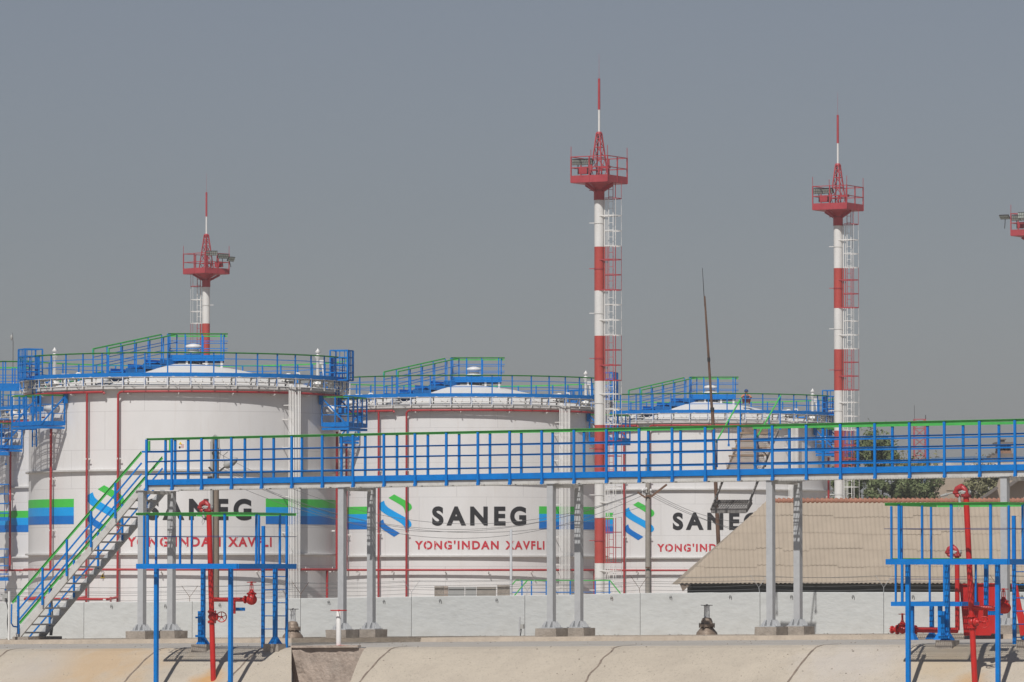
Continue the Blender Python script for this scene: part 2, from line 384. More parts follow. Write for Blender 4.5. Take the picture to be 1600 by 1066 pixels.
for i in range(len(jx)-1):
    a, b = jx[i], jx[i+1]; s0, s1 = sn(a, NW)+.008, sn(b, NW)-.008
    m_ = MB(); za, zb = topz(a), topz(b); n_ = 14
    for side in (0,):
        vs = []
        for k in range(n_+1):
            t = k/n_; s = s0+(s1-s0)*t; zt = za+(zb-za)*t+random.uniform(-.004, .004)
            for (n, z) in ((NW, gz(s, NW)-.05), (NW, zt-.012), (NW+.012, zt), (NW+.17, zt), (NW+.18, gz(s, NW)-.25)): vs.append(W(s, n, z))
        fs = [(k*5+j, (k+1)*5+j, (k+1)*5+j+1, k*5+j+1) for k in range(n_) for j in range(4)]
        fs += [(0, 1, 2, 3, 4), tuple(n_*5+q for q in (4, 3, 2, 1, 0))]
        m_.add(vs, fs)
    r = root('wall_panel', W((s0+s1)/2, NW+.09, gz((s0+s1)/2, NW)), PL[i], 'wall', 'white precast panels of the boundary wall')
    obj('panel', m_, M['wall'], r, world=True)
    for t in ((.26, .76) if i else (.8,)):
        s = s0+(s1-s0)*t; zt = za+(zb-za)*t-.10; lb = MB()
        lb.tube([W(s-.025, NW, zt-.07), W(s-.03, NW-.025, zt-.02), W(s-.015, NW-.03, zt+.02), W(s+.02, NW-.03, zt+.02), W(s+.03, NW-.02, zt-.03), W(s+.022, NW, zt-.09)], .008, 6)
        obj('lifting_loop', lb, M['rust'] if i == 5 else M['wire'], r, world=True)
# barbed wire
bx = [-20, 105, 297, 470, 643, 822, 1000, 1187, 1380, 1560, 1680]
fr = root('barbed_wire_fence', W(8, NW+.09, -.6), 'thin strands of barbed wire on forked rusty brackets along the top of the white wall', 'barbed wire')
tips = []
for px in bx:
    s = sn(px, NW+.09); z0 = topz(max(-60, min(1699, px)))
    bmb = MB()
    tilt = random.uniform(-.05, .05)
    bmb.tube([W(s, NW+.09, z0-.08), W(s+tilt, NW+.09, z0+.12)], .007, 5)
    bmb.tube([W(s+tilt, NW+.09, z0+.12), W(s-.16+tilt, NW-.07, z0+.43)], .006, 5)
    bmb.tube([W(s+tilt, NW+.09, z0+.12), W(s+.16+tilt, NW+.25, z0+.43)], .006, 5)
    obj('bracket', bmb, M['rust'] if random.random() < .6 else M['galv'], fr, world=True)
    tips.append((s+tilt, z0))
for (n, dz) in ((NW-.06, .42), (NW, .3), (NW+.06, .19), (NW+.24, .40), (NW+.16, .26), (NW+.09, .08)):
    wm = MB(); pts = []
    for (s0, z0), (s1, z1) in zip(tips, tips[1:]):
        sag = random.uniform(.015, .05)
        for k in range(10):
            t = k/10; pts.append(W(s0+(s1-s0)*t, n, z0+(z1-z0)*t+dz-sag*4*t*(1-t)+random.uniform(-.003, .003)))
    wm.tube(pts, .0042, 4, caps=False)
    obj('wire', wm, M['wire'], fr, world=True)

# ------------------------------------------------------------------ loading walkway
WW = 1.55                                                    # width
ZB0, SL = None, None
pA = PN(269, 765.2, 0); pB = PN(1588.8, 743.5, 0); LS = 23.56
def wz(s): return pA.z+(pB.z-pA.z)*s/LS                      # underside of the walkway
S0 = -.80; S1 = 28.5
wr = root('loading_walkway', W(S0, 0, gz(S0, 0)), 'long elevated blue walkway with green handrails on grey columns, crossing the whole photo', 'walkway')
def wline(n, dz0, w_, h_, mt, name, s0=S0, s1=S1, label=None):
    mb = MB(); mb.beam(W(s0, n, wz(s0)+dz0), W(s1, n, wz(s1)+dz0), w_, h_); return obj(name, mb, mt, wr, world=True, label=label)
def offr(s): return .085*(1-max(0, min(1.05, (s-6)/20)))
def segr(mb, n, dz0, w_, h_, s0, s1):
    cuts_ = [s0]+[q for q in (6.0,) if s0 < q < s1]+[s1]
    for a_, b_ in zip(cuts_, cuts_[1:]): mb.beam(W(a_, n, wz(a_)+dz0+offr(a_)), W(b_, n, wz(b_)+dz0+offr(b_)), w_, h_)
def seg(mb, n, dz0, w_, h_, s0, s1): mb.beam(W(s0, n, wz(s0)+dz0), W(s1, n, wz(s1)+dz0), w_, h_)
# channels (C section), deck grating with bearing bars, joists
for n in (0.035, WW-.035):
    sg = 1 if n < 1 else -1
    mb = MB(); seg(mb, n, .055, .012, .11, S0, S1); seg(mb, n+sg*.033-sg*.006*0+sg*0, .106, .05, .008, S0, S1); seg(mb, n+sg*.033, .004, .05, .008, S0, S1)
    obj('channel', mb, M['channel'], wr, world=True)
mb = MB()
s = S0+.02
while s < S1:                                                  # transverse bars of the grating
    mb.beam(W(s, .05, wz(s)+.125), W(s, WW-.05, wz(s)+.125), .008, .028); s += .075
for k in range(13):
    n = .07+k*(WW-.14)/12; mb.beam(W(S0, n, wz(S0)+.122), W(S1, n, wz(S1)+.122), .006, .022)
s = S0+.1
while s < S1:
    mb.beam(W(s, .05, wz(s)+.06), W(s, WW-.05, wz(s)+.06), .04, .06); s += .906
obj('deck_grating', mb, M['grating'], wr, world=True)
GAP = (sn(1115, WW), sn(1177, WW)); S0R = sn(258, WW)
# toe boards, rails
wline(-.012, .195, .008, .145, M['blue'], 'toe_board')
mb = MB()
for (a, b) in ((S0, GAP[0]), (GAP[1], S1)): seg(mb, WW+.012, .185, .008, .12, a, b)
obj('toe_board', mb, M['blue'], wr, world=True)
RH = 1.325
mb = MB(); seg(mb, -.01, RH-.025, .006, .05, S0, S1); seg(mb, -.040, RH+.003, .062, .006, S0, S1)
obj('handrail', mb, M['green'], wr, world=True)
mb = MB()
for (a, b) in ((S0R, GAP[0]), (GAP[1], S1)):
    segr(mb, WW-.02, RH-.055, .006, .06, a, b); segr(mb, WW+.02, RH-.022, .06, .006, a, b)
obj('handrail', mb, M['green'], wr, world=True)
for dz0 in (.985, .725, .405):
    mb = MB(); seg(mb, -.006, dz0, .005, .036, S0, S1); seg(mb, -.022, dz0+.016, .032, .005, S0, S1); obj('mid_rail', mb, M['blue'], wr, world=True)
    mb = MB()
    for (a, b) in ((S0R, GAP[0]), (GAP[1], S1)): segr(mb, WW-.006, dz0-.03, .005, .04, a, b)
    obj('mid_rail', mb, M['blue'], wr, world=True)
# posts
pm = MB(); pm.box((0, -.045, .66), (.058, .045, 1.28)); pm.box((.022, -.012, .06), (.02, .02, .12)); pm.box((0, -.05, .012), (.07, .055, .06))
post_me = pm.mesh('post', M['blue'])
pm = MB(); pm.box((0, .02, .68), (.058, .045, 1.14)); pm.box((0, .03, .1), (.05, .04, .1)); post_re = pm.mesh('rear_post', M['blue'])
RZ = atan2(DS.y, DS.x)
fpx = [223.0]
for i in range(0, 32):
    s = .906*i
    if s < S1: inst('post', post_me, wr, W(s, 0, wz(s))-wr.location, RZ)
inst('post', post_me, wr, W(S0+.02, 0, wz(S0))-wr.location, RZ)
rpx = [258,273,293.5,336.7,382,427,471,533,570,619.7,668,716.8,765,814,863,912,961.5,1012.5,1063,1115,1179.5,1233,1285.5,1340,1394,1449,1504.5,1560.5,1617]
for px in rpx:
    s = sn(px, WW); inst('post', post_re, wr, W(s, WW, wz(s)+offr(s))-wr.location, RZ)
# columns with base plates, gussets and footings
cols = [(222.5, 268.5), (535, 580.5), (861.5, 904.5), (1204, 1246.5), (1570, 1612)]
def column(px, n, foot=True):
    s = sn(px, n); zb = gz(s, n); zf = zb+.20; zt = wz(s)
    c = MB(); c.box(W(s, n, (zf+.02+zt)/2), (.165, .165, zt-zf-.02), AX)
    c.box(W(s, n, zt-.006), (.30, .24, .014), AX)
    co = obj('column', c, M['galv'], wr, world=True)
    b = MB(); b.box(W(s, n, zf+.012), (.44, .40, .022), AX)
    for (ax, ay) in ((1,0),(-1,0),(0,1),(0,-1)):
        d = DS*ax+DN*ay; q = Vector((-d.y, d.x, 0))
        for off in (-.072, .072):
            b.prism([(.082, .0), (.21, .0), (.21, .045), (.13, .15), (.082, .15)], W(s, n, zf+.023)+q*off-q*.004, d, Zv, -.008)
    for i in (-1, 1):
        for j in (-1, 1):
            p = W(s+.17*i, n+.15*j, 0); b.tube([(p.x, p.y, zf+.02), (p.x, p.y, zf+.085)], .011, 6); b.lathe([(.02, .0), (.02, .022), (0, .022)], (p.x, p.y, zf+.024), seg=6, smooth=False)
    obj('base_plate', b, M['galv'], co, world=True)
    f = MB()
    wf = .30 if foot else .33
    n0 = 8
    pts = [W(s+i*wf+random.uniform(-.012, .012), n+j*.30+random.uniform(-.012, .012), z) for z in (zb-.03, zf+.0) for (i, j) in ((-1,-1), (1,-1), (1,1), (-1,1))]
    f.add(pts, [(3,2,1,0),(4,5,6,7),(0,1,5,4),(1,2,6,5),(2,3,7,6),(3,0,4,7)])
    obj('footing', f, M['footing'], wr, world=True)
for (a, b) in cols: column(a, .09); column(b, WW-.10)
# cross bearers on each column pair
for (a, b) in cols:
    sa_, sb_ = sn(a, .09), sn(b, WW-.1); mb = MB()
    mb.beam(W(sa_, .15, wz(sa_)-.055), W(sb_, WW-.14, wz(sb_)-.055), .09, .085); obj('bearer', mb, M['channel'], wr, world=True)
mb = MB()
for px, ya, yb_ in ((233, 689, 706), (266, 687, 707)): mb.beam(PN(px, ya, WW*.5), PN(px, yb_, WW*.5), .05, .045, DN)
obj('end_gate_post', mb, M['green'], wr, world=True); mb = MB(); mb.beam(PN(222, 706, .4), PN(270, 706, .4), .03, .05); obj('end_gate_rail', mb, M['blue'], wr, world=True)
# small notice hung on the rail
mb = MB(); s = sn(286, 0); zc = wz(s)+1.125
mb.box(W(s, -.075, zc), (.22, .004, .23), AX)
ro = obj('notice', mb, M['sign'], wr, world=True)
t2 = MB(); t2.prism([(-.05, 0), (.05, 0), (0, .07)], W(s-.03, -.08, zc+.03), DS, Zv, .003); t2.cur = 1
t2.lathe([(0, 0), (.03, 0), (.03, .003), (0, .003)], W(s-.05, -.079, zc-.045), -DN, 12); t2.cur = 2
for k in range(4): t2.box(W(s+.035, -.08, zc+.02-.026*k), (.1-.02*(k % 2), .002, .008), AX)
o2 = bpy.data.objects.new('notice_print', t2.mesh('notice_print', [M['yellow'], M['dark'], M['redtext']], Vector(wr.location))); COL.objects.link(o2); o2.parent = ro

# ------------------------------------------------------------------ access stair at the left end of the walkway
st = root('access_stair', W(-4.6, 0, gz(-4.6, 0)), 'grey steel stair with blue and green railings climbing to the left end of the walkway', 'stair')
pt = PN(219, 775, 0); pb = PN(24, 1000, 0)
sT = sn(219, 0); sBt = sn(24, 0); zT = wz(sT)+.02; zB = gz(sBt, 0)+.03
def sz(s, dz=0): return zB+(zT-zB)*(s-sBt)/(sT-sBt)+dz
for nn in (0.03, WW-.42):
    mb = MB(); mb.beam(W(sBt, nn, sz(sBt)), W(sT, nn, sz(sT)), .012, .17)
    mb.beam(W(sBt, nn+(.02 if nn > 1 else -.02)*0+.025, sz(sBt, .115)), W(sT, nn+.025, sz(sT, .115)), .05, .01)
    mb.beam(W(sBt, nn+.025, sz(sBt, -.115)), W(sT, nn+.025, sz(sT, -.115)), .05, .01)
    obj('stringer', mb, M['channel'] if nn < 1 else M['galv'], st, world=True)
nt_ = 18
for k in range(1, nt_+1):
    t = (k-.35)/nt_; s = sBt+(sT-sBt)*t; z = sz(s)-.0
    mb = MB(); mb.box(W(s, WW/2-.19, z+.03), (.26, WW-.52, .006), AX)
    mb.box(W(s-.13, WW/2-.19, z+.012), (.006, WW-.52, .04), AX); mb.box(W(s+.13, WW/2-.19, z+.012), (.006, WW-.52, .04), AX)
    obj('tread', mb, M['galv'], st, world=True)
for nn, s0, s1 in ((-.02, sn(21, 0), sn(222, 0)), (WW-.42, sn(32, WW-.42), sn(254, WW-.42))):
    rh = .96; rf = lambda s: .90+.10*(sT-s)/(sT-sBt)
    offz = lambda s: zB+(zT-zB)*(s-sBt)/(sT-sBt)
    mb = MB(); mb.beam(W(s0, nn, offz(s0)+rf(s0)-.01), W(s1-.0, nn, offz(s1)+rf(s1)-.01), .006, .06); mb.beam(W(s0, nn-.015, offz(s0)+rf(s0)+.03), W(s1, nn-.015, offz(s1)+rf(s1)+.03), .03, .006)
    obj('handrail', mb, M['green'], st, world=True)
    mb = MB()
    mb.beam(W(s0+.15, nn, offz(s0+.15)+.62), W(s1, nn, offz(s1)+.62), .02, .04)
    obj('mid_rail', mb, M['blue'], st, world=True)
    mb = MB()
    mb.beam(W(s0+.2, nn, offz(s0+.2)+.34), W(s1, nn, offz(s1)+.34), .02, .04)
    obj('mid_rail', mb, M['blue'], st, world=True)
    for k in range(5):
        s = sn(31+37.7*k, 0)+(0 if nn < 1 else .2); mb = MB()
        mb.box(W(s, nn-.02, offz(s)+rf(s)/2-.02), (.048, .045, rf(s)), AX); obj('post', mb, M['blue'], st, world=True)
    # end loop at the foot
    mb = MB(); mb.tube([W(s0-.02, nn, offz(s0)+rh), W(s0-.03, nn, offz(s0)+rh-.5), W(s0+.03, nn, offz(s0)+rh-.58), W(sn(31, 0)+(0 if nn<1 else .2), nn, offz(s0)+rh-.6)], .02, 8)
    obj('end_loop', mb, M['blue'], st, world=True)
mb = MB(); mb.box(W(sBt+.25, WW/2-.1, gz(sBt, 0)+.03), (.5, WW, .10), AX); obj('footing', mb, M['footing'], st, world=True)

# ------------------------------------------------------------------ folding gangway hung at the back of the walkway
fg = root('folding_gangway', PN(1150, 750, WW+.1), 'folded loading stair with rusty mesh treads and green rails, tilted up behind the walkway', 'gangway')
gA0 = PN(1111, 797, .95); gA1 = PN(1161, 673, 2.75); gB0 = PN(1166, 797, .95); gB1 = PN(1216, 673, 2.75)
for a, b in ((gA0, gA1), (gB0, gB1)):
    mb = MB(); mb.beam(a, b, .03, .06); obj('stringer', mb, M['grating'], fg, world=True)
for k in range(7):
    t = .40+k*.095; a = gA0.lerp(gA1, t); b = gB0.lerp(gB1, t)
    tm = MB(); d = (b-a); L = d.length; dd = d.normalized(); up = (Vector((0,0,1))*.85+DN*-.35).normalized()
    hgt = .19
    nd = 16
    for q in range(nd):                                        # expanded metal: crossing strands in a frame
        for sg_ in (-1, 1):
            x0 = (q+.0)/nd; x1 = x0+sg_*.22
            p0 = a+dd*L*x0; p1 = a+dd*L*max(0, min(1, x1))+up*hgt*min(1, abs((max(0, min(1, x1))-x0)/.22))
            tm.beam(p0, p1, .006, .010)
    tm.beam(a, b, .02, .03); tm.beam(a+up*hgt, b+up*hgt, .02, .03)
    for q in range(4): tm.beam(a+up*hgt*(q+.5)/4, b+up*hgt*(q+.5)/4, .006, .012)
    obj('tread', tm, M['expand'], fg, world=True)
tr = MB(); c = (gA0+gB0)/2; d = (gB0-gA0); dd = d.normalized(); wv = Vector((-dd.y, dd.x, 0))
L = d.length
tr.beam(gA0+Zv*-.02, gB0+Zv*-.02, .012, .12); tr.beam(gA0+wv*.30+Zv*.20, gB0+wv*.30+Zv*.20, .012, .10)
tr.beam(gA0+Zv*-.02, gA0+wv*.30+Zv*.20, .012, .11); tr.beam(gB0+Zv*-.02, gB0+wv*.30+Zv*.20, .012, .11)
for q in range(14): 
    p0 = gA0+dd*L*(q+.5)/14; tr.beam(p0+Zv*.035, p0+wv*.30+Zv*.25+dd*.05, .008, .02)
for q in range(5): tr.beam(gA0+wv*.30*(q+.5)/5+Zv*(.035+.2*(q+.5)/5), gB0+wv*.30*(q+.5)/5+Zv*(.035+.2*(q+.5)/5), .012, .02)
obj('end_step', tr, M['grating'], fg, world=True)
for (x0, y0, x1, y1, xm, ym) in ((1119, 691, 1158, 622, 1138, 661), (1183, 683, 1220, 618, 1199, 659)):
    n0, n1 = 1.75, 2.95; a = PN(x0, y0, n0); b = PN(x1, y1, n1)
    mb = MB(); mb.tube([a, b], .019, 8); obj('handrail', mb, M['green'], fg, world=True)
    for t, dl in ((0.03, .62), (.5, .62 if x0 < 1150 else .66), (.97, .78)):
        p = a.lerp(b, t); mb = MB(); mb.tube([p, p-Zv*dl], .016, 8); mb.box(p-Zv*dl, (.05, .05, .06)); mb.box(p-Zv*.02, (.045, .045, .06)); obj('post', mb, M['blue'], fg, world=True)
mb = MB(); mb.tube([PN(1183, 690, 1.8), PN(1186, 700, 1.8), PN(1197, 710, 1.85), PN(1199, 716, 1.9), PN(1196, 730, 1.9)], .014, 6); obj('pull_hose', mb, M['dark'], fg, world=True)

# ------------------------------------------------------------------ monitor platforms (fire monitors)
def wheel(mb, c, axis, r, t=.012, spokes=5):
    axis = Vector(axis).normalized(); a = axis.cross(Vector((.3, .2, .9))).normalized(); b = axis.cross(a); c = Vector(c)
    mb.tube([c+(a*cos(2*pi*k/24)+b*sin(2*pi*k/24))*r for k in range(24)], t, 6, closed=True)
    for k in range(spokes):
        q = 2*pi*k/spokes; mb.tube([c, c+(a*cos(q)+b*sin(q))*r], t*.7, 5)
    mb.lathe([(0, -.02), (.028, -.02), (.028, .02), (0, .02)], c, axis, 10)
def flange(mb, c, axis, r, t=.02, bolts=8):
    mb.lathe([(0, -t/2), (r, -t/2), (r, t/2), (0, t/2)], c, axis, 20, smooth=False)
    axis = Vector(axis).normalized(); a = axis.cross(Vector((.3, .2, .9))).normalized(); b = axis.cross(a); c = Vector(c)
    for k in range(bolts):
        q = 2*pi*k/bolts; p = c+(a*cos(q)+b*sin(q))*r*.82; mb.tube([p-axis*t*1.4, p+axis*t*1.4], .009, 5)
def gate_valve(mb, c, flow, stem, r, wheel_out=True):
    """body on the flow axis, bonnet, yoke and handwheel along the stem axis"""
    c = Vector(c); flow = Vector(flow).normalized(); stem = Vector(stem).normalized(); q = flow.cross(stem)
    mb.lathe([(r*.95, -r*2.0), (r*.95, -r*1.2), (r*1.45, -r*.5), (r*1.6, 0), (r*1.45, r*.5), (r*.95, r*1.2), (r*.95, r*2.0)], c, flow, 16)
    flange(mb, c-flow*r*2, flow, r*1.75, r*.4); flange(mb, c+flow*r*2, flow, r*1.75, r*.4)
    mb.lathe([(r*1.3, 0), (r*1.25, r*1.6), (r*1.6, r*1.6), (r*1.6, r*2.2), (r*1.1, r*2.25), (r*.55, r*3.0), (r*.55, r*3.3), (0, r*3.3)], c, stem, 16)
    for s_ in (-1, 1): mb.beam(c+stem*r*2.6+q*r*.55*s_, c+stem*r*5.0+q*r*.42*s_, r*.25, r*.3, flow)
    mb.beam(c+stem*r*5.0-q*r*.5, c+stem*r*5.0+q*r*.5, r*.4, r*.4, flow)
    mb.tube([c+stem*r*3.2, c+stem*r*5.8], r*.13, 8)
def platform(label, xL, xC, n0, n1, depthW, ydeck, yrail, ymid, front_posts, back_posts, legsF, legsR, side_posts, ladder, pfoot=True, toe_h=.115, group='blue steel platforms around the fire monitors', catl='platform'):
    """deck: front edge between xL and xC at n0, rear edge at n1"""
    sL, sC = sn(xL, n0), sn(xC, n0)
    zd = PN((xL+xC)/2, ydeck, n0).z
    zr = PN((xL+xC)/2, yrail, n0).z; zm = PN((xL+xC)/2, ymid, n0).z
    r = root('monitor_platform', W((sL+sC)/2, n1, gz(sL, n1)), label, catl, group)
    fmb = MB()
    fmb.beam(W(sL, n0, zd-toe_h/2), W(sC, n0, zd-toe_h/2), .05, toe_h); fmb.beam(W(sL, n1, zd-toe_h/2), W(sC, n1, zd-toe_h/2), .05, toe_h)
    fmb.beam(W(sL, n0+.025, zd-toe_h/2), W(sL, n1-.025, zd-toe_h/2), .05, toe_h-.006); fmb.beam(W(sC, n0+.025, zd-toe_h/2), W(sC, n1-.025, zd-toe_h/2), .05, toe_h-.006)
    nc = (n0+n1)/2; fmb.beam(W(sL+.03, nc, zd-toe_h/2-.01), W(sC-.03, nc, zd-toe_h/2-.01), .05, toe_h-.03)
    obj('deck_frame', fmb, M['blue'], r, world=True)
    gmb = MB(); x = sL+.05
    while x < sC-.03: gmb.beam(W(x, n0+.02, zd-.012), W(x, n1-.02, zd-.012), .010, .022); x += .05
    y = n0+.1
    while y < n1-.05: gmb.beam(W(sL+.02, y, zd-.010), W(sC-.02, y, zd-.010), .008, .016); y += .10
    obj('deck_grating', gmb, M['blue'], r, world=True)
    rl = MB()
    rl.beam(W(sL-.02, n0-.01, zr-.03), W(sC+.02, n0-.01, zr-.03), .006, .055); rl.beam(W(sL-.02, n0-.035, zr), W(sC+.02, n0-.035, zr), .06, .006)
    rl.beam(W(sL, n1+.01, zr-.03), W(sC, n1+.01, zr-.03), .006, .055)
    rl.beam(W(sL-.01, n0, zr-.03), W(sL-.01, n1, zr-.03), .006, .05); 
    rl.beam(W(sC+.01, n0, zr-.03), W(sC+.01, n0+(n1-n0)*.98, zr-.03), .006, .05); rl.beam(W(sC+.035, n0, zr), W(sC+.035, n1, zr), .06, .006)
    obj('handrail', rl, M['green'], r, world=True)
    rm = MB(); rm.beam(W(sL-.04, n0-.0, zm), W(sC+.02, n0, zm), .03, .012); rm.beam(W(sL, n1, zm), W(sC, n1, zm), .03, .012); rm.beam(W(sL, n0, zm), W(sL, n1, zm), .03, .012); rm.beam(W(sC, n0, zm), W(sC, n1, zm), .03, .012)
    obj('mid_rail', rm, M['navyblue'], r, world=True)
    for px, n in [(p, n0) for p in front_posts]+[(p, n1) for p in back_posts]:
        s = sn(px, n); mb = MB(); w_ = .055 if n == n0 else .04
        mb.box(W(s, n-.0, (zd+zr)/2-.03), (w_, .04, zr-zd-.0), AX); obj('post', mb, M['blue'], r, world=True)
    for t in side_posts:
        mb = MB(); mb.box(W(sC, n0+(n1-n0)*t, (zd+zr)/2-.03), (.04, .045, zr-zd), AX); obj('post', mb, M['blue'], r, world=True)
        mb = MB(); mb.box(W(sL, n0+(n1-n0)*t, (zd+zr)/2-.03), (.04, .045, zr-zd), AX); obj('post', mb, M['blue'], r, world=True)
    def leg(px, n, foot, dx=0):
        s = sn(px, n); z0 = gz(s, n); mb = MB(); top = W(s, n, zd-toe_h)
        if foot: z0 = z0+.12
        bot = W(s+dx, n, z0)
        mb.beam(bot, top, .085, .085, DN); lo = obj('leg', mb, M['blue'], r, world=True)
        b2 = MB(); b2.add([bot+DS*i*.12+DN*j*.12 for i, j in ((-1,-1),(1,-1),(1,1),(-1,1))]+[bot+DS*i*.045+DN*j*.045+Zv*.16 for i, j in ((-1,-1),(1,-1),(1,1),(-1,1))], [(0,1,5,4),(1,2,6,5),(2,3,7,6),(3,0,4,7),(3,2,1,0)])
        bo = bpy.data.objects.new('base_plate', b2.mesh('base_plate', M['blue'], Vector(r.location))); COL.objects.link(bo); bo.parent = lo
        if foot:
            f = MB(); p = [W(s+i*.20+random.uniform(-.02, .02), n+j*.20+random.uniform(-.02, .02), z) for z in (z0-.30, z0) for (i, j) in ((-1,-1), (1,-1), (1,1), (-1,1))]
            f.add(p, [(3,2,1,0),(4,5,6,7),(0,1,5,4),(1,2,6,5),(2,3,7,6),(3,0,4,7)]); obj('footing', f, M['footing'], r, world=True)
    for px, n, foot in legsF+legsR: leg(px, n, foot)
    if ladder:
        xa, xb, n, ytop, ybot = ladder; lm = MB()
        for x in (xa, xb):
            p = PN(x, ytop, n); b = W(sn(x, n), n, gz(sn(x, n), n))
            lm.beam(b, p, .075 if x == xa else .05, .05, DN)
        obj('ladder_rails', lm, M['blue'], r, world=True)
        y = ydeck+20
        while y < ybot:
            rg = MB(); rg.tube([PN(xa, y, n), PN(xb, y, n)], .013, 6); obj('rung', rg, M['blue'], r, world=True); y += 20.5
    return r, zd
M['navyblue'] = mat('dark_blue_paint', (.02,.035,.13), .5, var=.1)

NL0, NL1 = -13.05, -10.55
rL, zdL = platform('blue monitor platform with green rail on the embankment, left of the photo', 214, 371, NL0, NL1, 2.6, 881, 801, 838,
    [231, 351.5], [225.5, 300, 405, 448], [(245, -12.75, False), (361, -12.75, False)], [(318, -10.75, True), (430.5, -10.75, True)], (.32, .72),
    (411.5, 448.5, -10.6, 822, 1000))
# pipe and monitor of the left platform
def monitor(label, xt, yt, xb, yb, n, hd, r=.062, name='fire_monitor', side=1, valve=True, support=True, ybr=937, xv=392, yw=964):
    a = PN(xt, yt, n); s = sn(xb, n); b = PN(xb, yb, n); b.z = min(b.z, gz(s, n)-.05) if yb > 1000 else b.z
    R = root(name, (b.x, b.y, b.z), label, 'fire monitor', 'red fire monitors on their standpipes')
    k = MB(); k.tube([b, a], r, 14); 
    t0 = (yb-yt)
    obj('standpipe', k, M['red'], R, world=True)
    # head: swan neck and bell
    q = .58; X = lambda x, y, z: a+DS*x*q*side+DN*y*q+Zv*z*q
    h = MB(); flange(h, a, Zv, r*1.75, .022); flange(h, a+Zv*.03, Zv, r*1.75, .022)
    h.tube([X(0,0,.04), X(0,0,.12), X(-.03,0,.20), X(-.12,0,.29), X(-.24,0,.31), X(-.36,0,.25), X(-.41,0,.13), X(-.36,0,.02), X(-.26,0,-.02)], [.05, .05, .056, .06, .064, .06, .054, .048, .044], 12)
    flange(h, X(-.18,0,.31), DS, .075, .022); flange(h, X(-.40,0,.12), Zv, .07, .022)
    obj('monitor_head', h, M['pipe_red'], R, world=True)
    g = MB(); g.tube([X(.02,-.1,.13), X(-.1,-.14,.16), X(-.22,-.12,.12)], .024, 8); g.box(X(-.08,-.12,.12), (.07, .06, .05)); wheel(g, X(.2,-.1,.13), DS, .05, .007)
    obj('gearbox', g, M['lampgrey'], R, world=True)
    nz = MB(); p0 = X(-.26,0,0)
    if hd == 'nozzle':
        nz.tube([X(-.40,0,.15), X(-.75,0,.06)], .016, 8); nz.tube([X(-.75,0,.06), X(-1.0,0,.0)], [.032, .022], 8)
    nz.tube([p0-Zv*.0, p0-Zv*.10, p0-Zv*.17+DS*.02], [.036, .028, .034], 8); nz.tube([p0-Zv*.14, p0-Zv*.26+DS*.03, p0-Zv*.32-DS*.02, p0-Zv*.26-DS*.04, p0-Zv*.14+DS*.01], .007, 5)
    obj('nozzle', nz, M['lampgrey'], R, world=True)
    if valve:
        # inline gate valve with the handwheel to the side
        c = PN(xb-(xb-xt)*.33, yw, n); v = MB(); gate_valve(v, c, Zv, (DS*.95-DN*.3), .058); wheel(v, c+(DS*.95-DN*.3).normalized()*.34, (DS*.35-DN*.95), .115, .012); obj('inline_valve', v, M['red'], R, world=True)
        # branch towards the right with an upright gate valve
        c0 = PN(xb-(xb-xt)*.5, ybr, n); c1 = PN(xv-8, ybr, n+.15); bmb = MB(); bmb.tube([c0, c1], .05, 12); bmb.tube([PN(xv-26, ybr, n+.1), PN(xv-26, ybr+22, n+.1)], .05, 10)
        flange(bmb, c1, (c1-c0), .09); obj('branch_pipe', bmb, M['red'], R, world=True)
        v = MB(); cv = PN(xv+2, ybr, n+.15); gate_valve(v, cv, (DS*.55-DN*.83), Zv, .07); wheel(v, cv+Zv*.39, Zv, .10, .01); 
        v.lathe([(0, 0), (.1, 0), (.12, .03), (.12, .06), (0, .07)], cv+(DS*.55-DN*.83)*.17, (DS*.55-DN*.83), 16)
        obj('branch_valve', v, M['red'], R, world=True)
    return R
monitor('red fire monitor rising through the left blue platform, valve and handwheel below its deck', 326.5, 798, 333.5, 1064, -12.1, '', ybr=937, xv=391)
# bracket under the branch
def hung_support(rt, px, px2, n, ytop, ybot):
    mb = MB(); mb.beam(PN(px, ytop, n), PN(px, ybot, n), .08, .07, DN); mb.beam(PN(px-3, ybot, n), PN(px2, ybot, n), .09, .09)
    obj('pipe_support', mb, M['blue'], rt, world=True)
mb = MB(); mb.beam(PN(358, 952, -11.9), PN(382, 952, -11.6), .09, .075); obj('pipe_support', mb, M['blue'], rL, world=True)
mb = MB(); mb.beam(PN(313.5, 955, -10.8), PN(313.5, 1003, -10.8), .10, .09, DN); mb.beam(PN(306, 965, -10.85), PN(315, 965, -10.85), .04, .04); mb.beam(PN(306, 994, -10.9), PN(320, 994, -10.9), .05, .05); obj('leg_sleeve', mb, M['blue'], rL, world=True)

rR, zdR = platform('tall blue monitor platform with green rail at the right edge of the photo', 1384, 1574, -13.1, -10.55, 2.6, 873.5, 785.5, 826,
    [1404.5, 1486, 1547.5], [1392.5, 1454.5, 1576, 1640], [(1418, -12.75, False), (1558, -12.75, False)], [(1479.5, -10.75, True), (1606, -10.75, True)], (.3, .7),
    (1584, 1616, -10.6, 806, 1000))
monitor('red fire monitor with a grey nozzle pointing left, on the leaning pipe at the right', 1509.5, 775, 1523.5, 1068, -12.3, 'nozzle', ybr=950, xv=1566, yw=972)
hung_support(rR, 1541, 1566, -11.6, 882, 958)
mb = MB(); mb.beam(PN(1474.5, 955, -10.8), PN(1474.5, 1003, -10.8), .09, .09, DN); mb.beam(PN(1467, 963, -10.85), PN(1476, 963, -10.85), .04, .04); mb.beam(PN(1467, 996, -10.9), PN(1480, 996, -10.9), .05, .05); obj('leg_sleeve', mb, M['blue'], rR, world=True)

